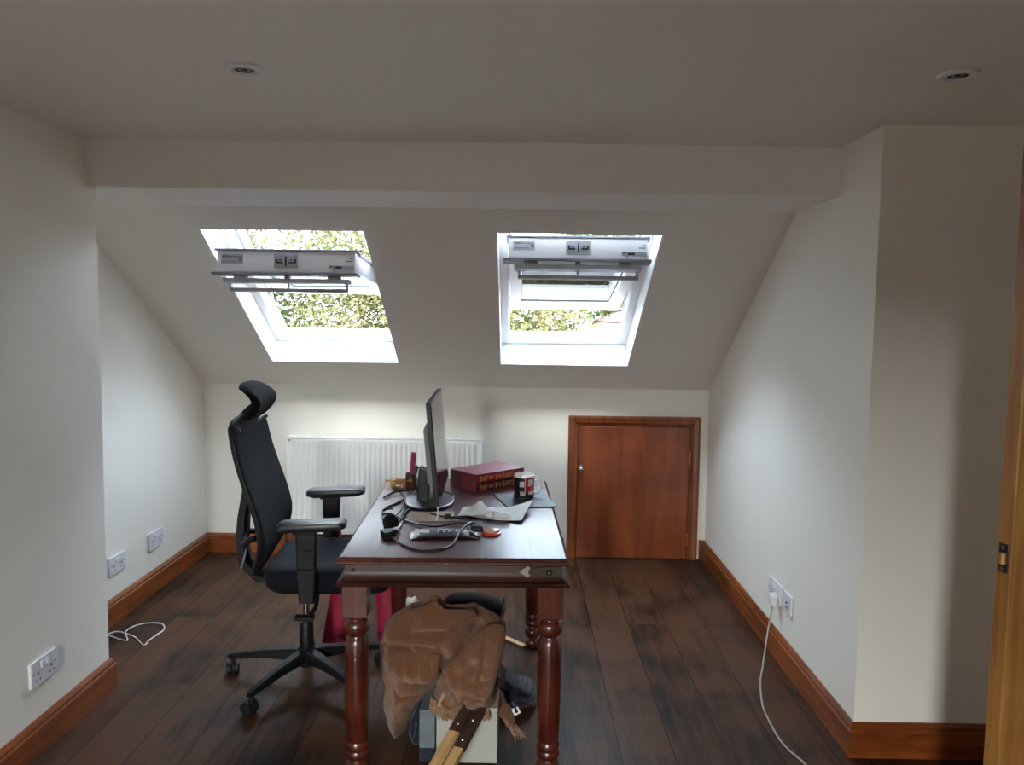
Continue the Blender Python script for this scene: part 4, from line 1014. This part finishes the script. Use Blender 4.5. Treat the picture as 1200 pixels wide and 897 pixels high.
FOLDS = [('s', ST['rollstep'], .075, .022), ('r', ST['roll'], .034, .024), ('v', ST['valley1'], .060, .016), ('v', ST['diag'], .100, .020), ('r', ST['sleeve'], .034, .026), ('r', ST['sleeve2'], .045, .034),
         ('r', ST['belly'], .050, .040), ('v', ST['tail'], .070, .015), ('s', ST['flap'], .045, .014), ('s', ST['flap2'][::-1], .030, .014), ('v', ST['cr1'], .034, .008), ('v', ST['cr2'], .036, .008), ('v', ST['cr3'], .030, .008), ('v', ST['fold3'], .04, .016), ('r', ST['fold4'], .030, .018), ('v', [(-.35, .20), (-.365, .12), (-.36, .06)], .025, .012),
         ('v', [(-.43, .27), (-.40, .21), (-.385, .13), (-.39, .05)], .03, .012), ('r', [(-.20, .36), (-.225, .40), (-.30, .45)], .02, .018), ('v', [(-.15, .43), (-.115, .36), (-.12, .30)], .03, .010), ('v', [(-.44, .33), (-.39, .345), (-.33, .335)], .03, .012), ('v', [(-.20, .29), (-.17, .25), (-.165, .20)], .025, .010)]
FOLDS = [(k, p, h*.9, w) for k, p, h, w in FOLDS if p not in (ST['rollstep'], ST['flap'])]
bl = heap(BROWN, .12, .07, .13, FOLDS, seed=3, rough_=.018, yspan=lambda x, z: 2.52+.26*max(0, (z-.26)/.24)**1.5+.10*max(0, (.2-z)/.2)*(1 if x < -.28 else .3))
ck = thing('knitted_blanket', (0, 0, 0), label='crumpled brown knitted throw heaped over boxes under the desk', cat='blanket')
cloth = obj('cloth', bl, M['knit'], ck, angle=180, subsurf=1)
# the lapped-over layers of the throw
ROLL = [(-0.454, 0.387, 2.625), (-0.454, 0.414, 2.659), (-0.44, 0.441, 2.695), (-0.403, 0.46, 2.723), (-0.37, 0.473, 2.742), (-0.339, 0.479, 2.752), (-0.304, 0.491, 2.76), (-0.274, 0.499, 2.76), (-0.261, 0.484, 2.759), (-0.246, 0.473, 2.742), (-0.198, 0.474, 2.744), (-0.145, 0.477, 2.749), (-0.127, 0.458, 2.72), (-0.163, 0.436, 2.688), (-0.192, 0.414, 2.659), (-0.22, 0.395, 2.635), (-0.268, 0.381, 2.618), (-0.312, 0.386, 2.624), (-0.366, 0.389, 2.627), (-0.412, 0.391, 2.63)]
LOBE = [(-0.241, 0.334, 2.57), (-0.202, 0.363, 2.598), (-0.16, 0.394, 2.633), (-0.13, 0.422, 2.669), (-0.092, 0.44, 2.694), (-0.057, 0.444, 2.7), (-0.033, 0.435, 2.687), (-0.029, 0.412, 2.656), (-0.037, 0.377, 2.613), (-0.048, 0.345, 2.58), (-0.061, 0.308, 2.548), (-0.066, 0.284, 2.533), (-0.084, 0.257, 2.525), (-0.121, 0.259, 2.525), (-0.151, 0.264, 2.526), (-0.174, 0.241, 2.525), (-0.203, 0.279, 2.531)]
BELLY = [(-0.443, 0.359, 2.594), (-0.424, 0.375, 2.611), (-0.365, 0.382, 2.619), (-0.31, 0.378, 2.615), (-0.268, 0.374, 2.61), (-0.24, 0.367, 2.602), (-0.245, 0.337, 2.572), (-0.251, 0.309, 2.549), (-0.279, 0.297, 2.541), (-0.323, 0.295, 2.539), (-0.369, 0.302, 2.544), (-0.416, 0.326, 2.562)]
LF = ((ROLL, .040, .075, [('r', [(x, z+.020) for x, z in ST['rollstep']], .022, .018), ('v', ST['valley1'], .050, .013), ('v', ST['fold3'], .03, .012), ('v', [(-.44, .40), (-.36, .405), (-.28, .39)], .02, .008)], 11),
      (LOBE, .044, .06, [('r', ST['sleeve'], .020, .02), ('r', ST['sleeve2'], .02, .025), ('v', ST['cr1'], .034, .007), ('v', ST['cr2'], .034, .007), ('v', ST['cr3'], .03, .007), ('v', [(-.20, .33), (-.16, .33), (-.13, .36)], .02, .008), ('v', [(-.10, .43), (-.10, .36), (-.12, .31)], .03, .009), ('r', [(-.22, .32), (-.19, .27), (-.175, .245)], .014, .01)], 17),
      (BELLY, .034, .06, [('r', ST['belly'], .012, .025), ('v', [(-.33, .37), (-.31, .34), (-.32, .30)], .022, .008), ('v', [(-.28, .36), (-.27, .33)], .018, .007)], 23))
for ol, dp, rc, fl, sd in LF:
    obj('fold', heap([(x, z, y-.030) for x, z, y in ol], dp, .05, rc, fl, step=.005, seed=sd, rough_=.012), M['knit'], ck, angle=180, subsurf=1)
random.seed(9); bm = new()
hemx = [(-.277, 2.572, .212), (-.24, 2.547, .190), (-.195, 2.545, .192), (-.16, 2.545, .200), (-.11, 2.545, .196), (-.085, 2.545, .19)]
hem = spline(hemx, 11)
for p in hem:
    for q in range(2):
        a = random.uniform(-.5, .5); p0 = Vector(p)+Vector((random.uniform(-.003, .003), random.uniform(-.004, .0), random.uniform(-.002, .008)))
        tube(bm, spline([p0+Vector((0, .004, .008)), p0+Vector((.004*a, -.006, -.006)), p0+Vector((.012*a, -.008+random.uniform(-.004, .002), -.016)), p0+Vector((.018*a+random.uniform(-.005, .005), -.006, -.024-random.uniform(0, .008)))], 3), .0017, 5)
obj('fringe', bm, M['fringe'], ck); bm = new()
for k in range(22):
    p0 = Vector((random.uniform(-.02, .012), 2.585+random.uniform(-.006, .006), .125+random.uniform(-.012, .01)))
    tube(bm, spline([p0, p0+Vector((.012, -.004, -.014)), p0+Vector((.022+random.uniform(-.008, .012), -.006, -.032+random.uniform(-.012, .012)))], 3), .0013, 4)
obj('tassel', bm, M['fringe'], ck)
bm = new()
def pale(u, v):
    a = Vector((-.232, 2.553, .262)); b = Vector((-.255, 2.545, .205)); c = Vector((-.152, 2.545, .205)); p = a.lerp(b.lerp(c, u), v); p.y -= .004*math.sin(u*9)*v; return p, Vector((0, -1, .3)).normalized()
slab(bm, pale, 10, 6, .005); obj('turned_corner', bm, M['knitpale'], ck, angle=60)

NAVY = [(-0.321, 0.278), (-0.304, 0.368), (-0.27, 0.414), (-0.235, 0.432), (-0.174, 0.436), (-0.095, 0.417), (-0.058, 0.404), (-0.050, 0.424), (-0.038, 0.420), (-0.034, 0.373), (-0.045, 0.332), (-0.054, 0.283), (-0.058, 0.174), (-0.039, 0.129), (0.022, 0.103), (0.080, 0.085), (0.095, 0.045), (0.090, 0.004), (0.024, 0.002), (-0.02, 0.003), (-0.04, 0.01), (-0.045, 0.06), (-0.214, 0.21), (-0.312, 0.215)]
NF = [('v', [(-.27, .40), (-.20, .40), (-.12, .37)], .02, .012), ('v', [(-.09, .40), (-.10, .35), (-.08, .3)], .02, .01), ('v', [(-.05, .12), (.0, .08), (.07, .06)], .03, .012), ('v', [(-.04, .09), (.02, .045), (.08, .03)], .02, .01), ('r', [(-.05, .15), (.0, .10), (.08, .075)], .02, .014), ('v', [(-.2, .43), (-.17, .38), (-.16, .3)], .018, .01)]
nv = thing('navy_jacket', (0, 0, 0), label='dark navy padded jacket bundled behind and beneath the brown throw', cat='jacket')
obj('shell', heap([(x, z, 2.99) for x, z in NAVY], .13, .12, .09, NF, seed=7, rough_=.012), M['navy'], nv, angle=180, subsurf=1)
SLV = [(-.368, .035), (-.362, .09), (-.338, .15), (-.319, .165), (-.319, .10), (-.320, .002), (-.352, .002)]
obj('sleeve_end', heap([(x, z, 2.68) for x, z in SLV], .03, .05, .025, [], seed=5, rough_=.008, step=.005), M['navy'], nv, angle=180, subsurf=1)
bm = new(); 
bk = [(-.017, -.0), (.0, .017), (.017, 0), (0, -.017)]; bi = [(-.008, 0), (0, .008), (.008, 0), (0, -.008)]
mt = Matrix.Translation((.008, 2.586, .172)) @ Matrix.Rotation(R(18), 4, 'Y')
V = [[bm.verts.new(mt @ Vector((x, y, z))) for x, z in P] for P, y in ((bk, -.002), (bi, -.002), (bi, .002), (bk, .002))]
for A, B in zip(V, V[1:]+V[:1]):
    for k in range(4): bm.faces.new([A[k], A[(k+1) % 4], B[(k+1) % 4], B[k]])
bs = thing('strap_buckle', (0, 0, 0), label='square silver buckle on a dark strap at the right end of the brown throw', cat='buckle')
obj('buckle_ring', bm, M['whiteplastic'], bs, bevel=.001)
bm = new(); tube(bm, spline([(-.004, 2.592, .20), (.003, 2.589, .188), (.010, 2.589, .172), (.014, 2.592, .155)], 4), .006, 8); obj('strap', bm, M['navy'], bs)

bx_ = thing('white_carton', (-.156, 2.56, 0), label='tall-sided white board box under the desk with the throw on top', cat='box')
bm = new(); box(bm, -.102, .102, 0, .36, .001, .192); obj('carton_body', bm, M['boxwhite'], bx_, bevel=.002)
bm = new(); box(bm, -.1035, .1035, -.0012, .3612, .186, .194); obj('carton_lid', bm, M['boxwhite'], bx_, bevel=.001)
gb = thing('marbled_board', (-.289, 2.56, 0), label='narrow grey-blue marbled board standing left of the white box', cat='board')
bm = new(); box(bm, -.026, .026, 0, .34, .001, .184); obj('board_core', bm, M['boxgrey'], gb, bevel=.002)
bm = new(); box(bm, -.0265, .0265, -.001, .05, .0015, .052); obj('dark_base_wrap', bm, M['navy'], gb, bevel=.001)

# battens propped on the carton edge
P0, P1 = Vector((-.076, 2.66, .252)), Vector((-.208, 2.344, .128)); dv = (P1-P0); Lb = dv.length; yv = dv.normalized(); xv = yv.cross(Vector((0, 0, 1))).normalized(); zv = xv.cross(yv)
bt = thing('timber_batten', P0, label='pale pine batten with dark-stained end leaning on the white box', cat='batten')
mt = Matrix(((xv.x, yv.x, zv.x), (xv.y, yv.y, zv.y), (xv.z, yv.z, zv.z))).to_4x4()
bt.rotation_euler = mt.to_euler()
end = Lb*1.93
for x0, x1, y1, zt in ((.002, .041, Lb*.70, .012), (-.034, -.002, Lb*.84, .008)):
    bm = new(); box(bm, x0, x1, y1, end, -.014, zt); obj('pine_length', bm, M['pine'], bt, bevel=.0015)
    bm = new(); box(bm, x0-.0006, x1+.0006, 0, y1, -.0146, zt+.0006); se = obj('stained_end', bm, M['stainedend'], bt, bevel=.0015)
    bm = new()
    for yy in (y1-.03, y1-.11): lathe(bm, [(0, zt+.003), (.003, zt+.0025), (.0045, zt+.0005)], ((x0+x1)/2, yy, 0), 12, cap=False)
    obj('screw_head', bm, M['chrome'], se)
bm = new(); p, q = Vector((-.17, 3.715)), Vector((.046, 3.497)); d = (q-p).normalized(); s = Vector((-d.y, d.x))*.015
prism(bm, [tuple(p+s), tuple(p-s), tuple(q-s*.9), tuple(q+s*.9)], .001, .013, 'Z')
tag(obj('wood_offcut', bm, M['pine'], bevel=.001), 'pale flat wood offcut lying on the floor behind the throw', 'wood strip')
bm = new()
def scrap(u, v):
    p = Vector((-.374+(u-.5)*.06, 2.868+.012*math.sin(u*5), .412+v*.045-.012*abs(u-.5)+.004*math.sin(u*14))); return p, Vector((.1, -1, .3)).normalized()
slab(bm, scrap, 12, 6, .0015); tag(obj('paper_scrap', bm, M['paper'], angle=60), 'torn white paper scrap poking up behind the brown throw', 'paper')

# pink child's chair behind the desk
pc = thing('child_chair', (-.70, 3.66, 0), label='pink moulded plastic child chair half hidden between office chair and desk', cat='chair')
bm = new(); rr = [[(x, y, z) for x, y in rrect(.32*k, .29*k, .05, 5)] for z, k in ((.270, .93), (.276, 1), (.292, 1), (.300, .95), (.297, .8))]; loft(bm, rr); obj('seat', bm, M['pink'], pc, angle=50)
for sx in (-1, 1):
    for sy in (-1, 1):
        bm = new(); rings = []
        for z, o_, w in ((.0005, .128, .052), (.10, .118, .046), (.275, .098, .036)):
            cx, cy = sx*o_, sy*(.11+(.275-z)*.06); rings.append([(cx+a*w, cy+b*.018, z) for a, b in ((-1, -.6), (-.7, -1), (.7, -1), (1, -.6), (1, .6), (.7, 1), (-.7, 1), (-1, .6))])
        loft(bm, rings); obj('leg', bm, M['pink'], pc, angle=40)
bm = new()
def cb(u, v):
    s = (u-.5)*2; w = .115*(1-.12*v)*(1 if v < .75 else math.sqrt(max(.02, 1-((v-.75)/.25)**2*.92)))
    return (-.150-.035*v+.012*s*s, s*w+.01, .285+.335*v), Vector((1, 0, .1)).normalized()
slab(bm, cb, 14, 16, .018); obj('backrest', bm, M['pink'], pc, angle=60)

# ------------------------------------------------------------------ outside
bm = new(); box(bm, -70, 70, -70, 90, -5.7, -5.5); tag(obj('lawn', bm, M['grass'], smooth=False), kind='structure')
def leaf_cloud(bm, c, r, n, size, rng):
    for k in range(n):
        while True:
            v = Vector((rng.uniform(-1, 1), rng.uniform(-1, 1), rng.uniform(-1, 1)))
            if .30 < v.length < 1: break
        p = Vector((c[0]+v.x*r[0], c[1]+v.y*r[1], c[2]+v.z*r[2]))
        e = Euler((rng.uniform(-1.3, 1.3), rng.uniform(-1.3, 1.3), rng.uniform(0, 6.3))).to_matrix(); s = size*rng.uniform(.6, 1.35)
        q = [e @ Vector(t_)*s for t_ in ((0, -.9, 0), (.42, -.1, .06), (0, 1, -.12), (-.42, -.1, .06))]
        bm.faces.new([bm.verts.new(p+a) for a in q])
def tree(x, y, top, rad, m, label, seed, n=2600, size=.10):
    rng = random.Random(seed); t = thing('garden_tree', (x, y, -5.5), label=label, cat='tree', group='trees outside the roof windows')
    h = top+5.5; bm = new()
    tube(bm, spline([(0, 0, 0), (.1, .05, h*.3), (-.05, .1, h*.6), (.05, 0, h*.9)], 5), [.22-.012*k for k in range(16)], 10)
    for k in range(7):
        a = rng.uniform(0, 6.3); z = h*rng.uniform(.35, .7); tube(bm, spline([(0, 0, z), (math.cos(a)*rad*.4, math.sin(a)*rad*.4, z+h*.08), (math.cos(a)*rad*.8, math.sin(a)*rad*.8, z+h*.12)], 4), [.07-.006*q for q in range(9)], 6)
    obj('trunk', bm, M['bark'], t)
    bm = new()
    for k in range(9):
        a = rng.uniform(0, 6.3); rr_ = rng.uniform(.15, .75)*rad; z = h*rng.uniform(.42, .88)
        leaf_cloud(bm, (math.cos(a)*rr_, math.sin(a)*rr_, z), (rad*.55, rad*.55, h*.13), n//9, size, rng)
    f = obj('foliage', bm, m, t, smooth=False); f['kind'] = 'stuff'
    return t
tree(-4.6, 11.5, 3.9, 2.5, M['leafb'], 'mid-green bushy tree at the left, seen low in the left roof window', 1, 45000, .048)
tree(-1.9, 12.5, 4.2, 2.4, M['leafa'], 'yellow-green tree filling the right half of the left roof window', 2, 45000, .048)
tree(.35, 11.0, 3.5, 1.9, M['leafa'], 'yellow-green tree low in the left of the right roof window', 3, 45000, .048)
tree(2.1, 12.6, 3.7, 1.9, M['leafb'], 'mid-green tree behind the neighbouring tiled roof', 4, 45000, .048)
tree(-7.8, 13.0, 4.5, 2.6, M['leafb'], 'mid-green tree farthest left beyond the garden', 5, 5000, .062)
tree(5.6, 14.0, 4.2, 2.6, M['leafa'], 'yellow-green tree farthest right beyond the neighbouring house', 6, 5000, .062)
# neighbour's house with a hipped tiled roof
nh = thing('neighbour_house', (3.9, 11.0, -5.5), label='white rendered house with brown tiled hipped roof, right of the trees', cat='house')
bm = new(); box(bm, -2.75, 2.75, -2.4, 1.2, 0, 6.75); obj('house_wall', bm, M['render'], nh, smooth=False)
bm = new(); ev = 6.8; e0, e1, f0, f1 = -2.95, 2.95, -2.6, 1.4
A = [bm.verts.new(v) for v in ((e0, f0, ev), (e1, f0, ev), (e1, f1, ev), (e0, f1, ev), (-1.0, -.6, ev+1.35), (1.0, -.6, ev+1.35))]
for f in ((0, 1, 5, 4), (1, 2, 5), (2, 3, 4, 5), (3, 0, 4), (3, 2, 1, 0)): bm.faces.new([A[i] for i in f])
rf = obj('roof', bm, M['tiles'], nh, smooth=False)
bm = new()                                                # tile courses
for k in range(1, 9):
    t_ = k/9.0; za = ev+1.35*t_; ya = f0+(-.6-f0)*t_; xa = e0+(-1.0-e0)*t_; xb = e1+(1.0-e1)*t_
    box(bm, xa, xb, ya-.05, ya+.01, za-.012, za+.022)
    box(bm, xa-.05, xa+.01, ya, f1+(-.6-f1)*t_, za-.012, za+.022)
obj('tile_course', bm, M['tiles'], rf, smooth=False)
bm = new(); box(bm, e0-.05, e1+.05, f0-.09, f0+.02, ev-.16, ev+.03); box(bm, e0-.09, e0+.02, f0, f1, ev-.16, ev+.03); obj('gutter', bm, M['render'], nh, bevel=.02)
bm = new(); box(bm, -1.8, -.9, -2.43, -2.39, 4.2, 5.6); box(bm, .6, 1.5, -2.43, -2.39, 4.2, 5.6); obj('house_window', bm, M['darkplastic_gloss'], nh, smooth=False)

bm = new(); box(bm, -26, 26, -26, -18, -5.5, 1.1); prism(bm, [(-26.4, 1.1), (-17.6, 1.1), (-22, 3.2)], -26.3, 26.3, 'X')
tag(obj('sky_screen_row', bm, M['tiles'], smooth=False), kind='structure')     # unseen row added behind the camera to screen off the low sky

# ------------------------------------------------------------------ daylight
w = bpy.data.worlds.new('sky'); sc.world = w; w.use_nodes = True
nt = w.node_tree; bg = nt.nodes['Background']
# bright overcast sky: cooler to the north (in front), with the veiled sun's glow behind the house
tc = nt.nodes.new('ShaderNodeTexCoord'); dt = nt.nodes.new('ShaderNodeVectorMath'); dt.operation = 'DOT_PRODUCT'
nt.links.new(tc.outputs['Generated'], dt.inputs[0]); dt.inputs[1].default_value = Vector((-.12, -.94, .26)).normalized()
mr_ = nt.nodes.new('ShaderNodeMapRange'); nt.links.new(dt.outputs['Value'], mr_.inputs['Value']); mr_.inputs['From Min'].default_value = -1; mr_.inputs['From Max'].default_value = 1
rp_ = nt.nodes.new('ShaderNodeValToRGB'); nt.links.new(mr_.outputs['Result'], rp_.inputs['Fac'])
el = rp_.color_ramp.elements
el[0].position = 0.0; el[0].color = (.64, .755, .90, 1)
el[1].position = 1.0; el[1].color = (8.6, 8.3, 7.9, 1)
e_ = el.new(.84); e_.color = (.665, .765, .89, 1); e_ = el.new(.93); e_.color = (4.8, 4.65, 4.45, 1)
sz_ = nt.nodes.new('ShaderNodeSeparateXYZ'); nt.links.new(tc.outputs['Generated'], sz_.inputs[0])
m1_ = nt.nodes.new('ShaderNodeMapRange'); nt.links.new(sz_.outputs['Z'], m1_.inputs['Value']); m1_.inputs['From Min'].default_value = .1; m1_.inputs['From Max'].default_value = 1; m1_.inputs['To Min'].default_value = 1.0; m1_.inputs['To Max'].default_value = .62
nt.links.new(m1_.outputs['Result'], bg.inputs['Strength'])
nt.links.new(rp_.outputs['Color'], bg.inputs['Color'])
def portal(name, mtx, sx, sy):
    l = bpy.data.lights.new(name, 'AREA'); l.shape = 'RECTANGLE'; l.size = sx; l.size_y = sy; l.energy = 1
    l.cycles.is_portal = True
    o = bpy.data.objects.new(name, l); COL.objects.link(o); o.matrix_world = mtx
for k, (xc, hw_) in enumerate(WIN): portal('window_daylight', Matrix.Translation((xc, WC[0]+.32*math.sin(TH), WC[1]+.32*math.cos(TH))) @ Matrix.Rotation(-TH, 4, 'X'), hw_*2.1, HS*2.1)
for xa, xb, za, zb in RW: portal('rear_window_daylight', Matrix.Translation(((xa+xb)/2, YREAR-.16, (za+zb)/2)) @ Matrix.Rotation(R(90), 4, 'X'), xb-xa, zb-za)
portal('added_window_daylight', Matrix.Translation((XN+.14, (SW[0]+SW[1])/2, (SW[2]+SW[3])/2)) @ Matrix.Rotation(R(90), 4, 'Y'), SW[3]-SW[2], SW[1]-SW[0])  # portal for the side window added as fill
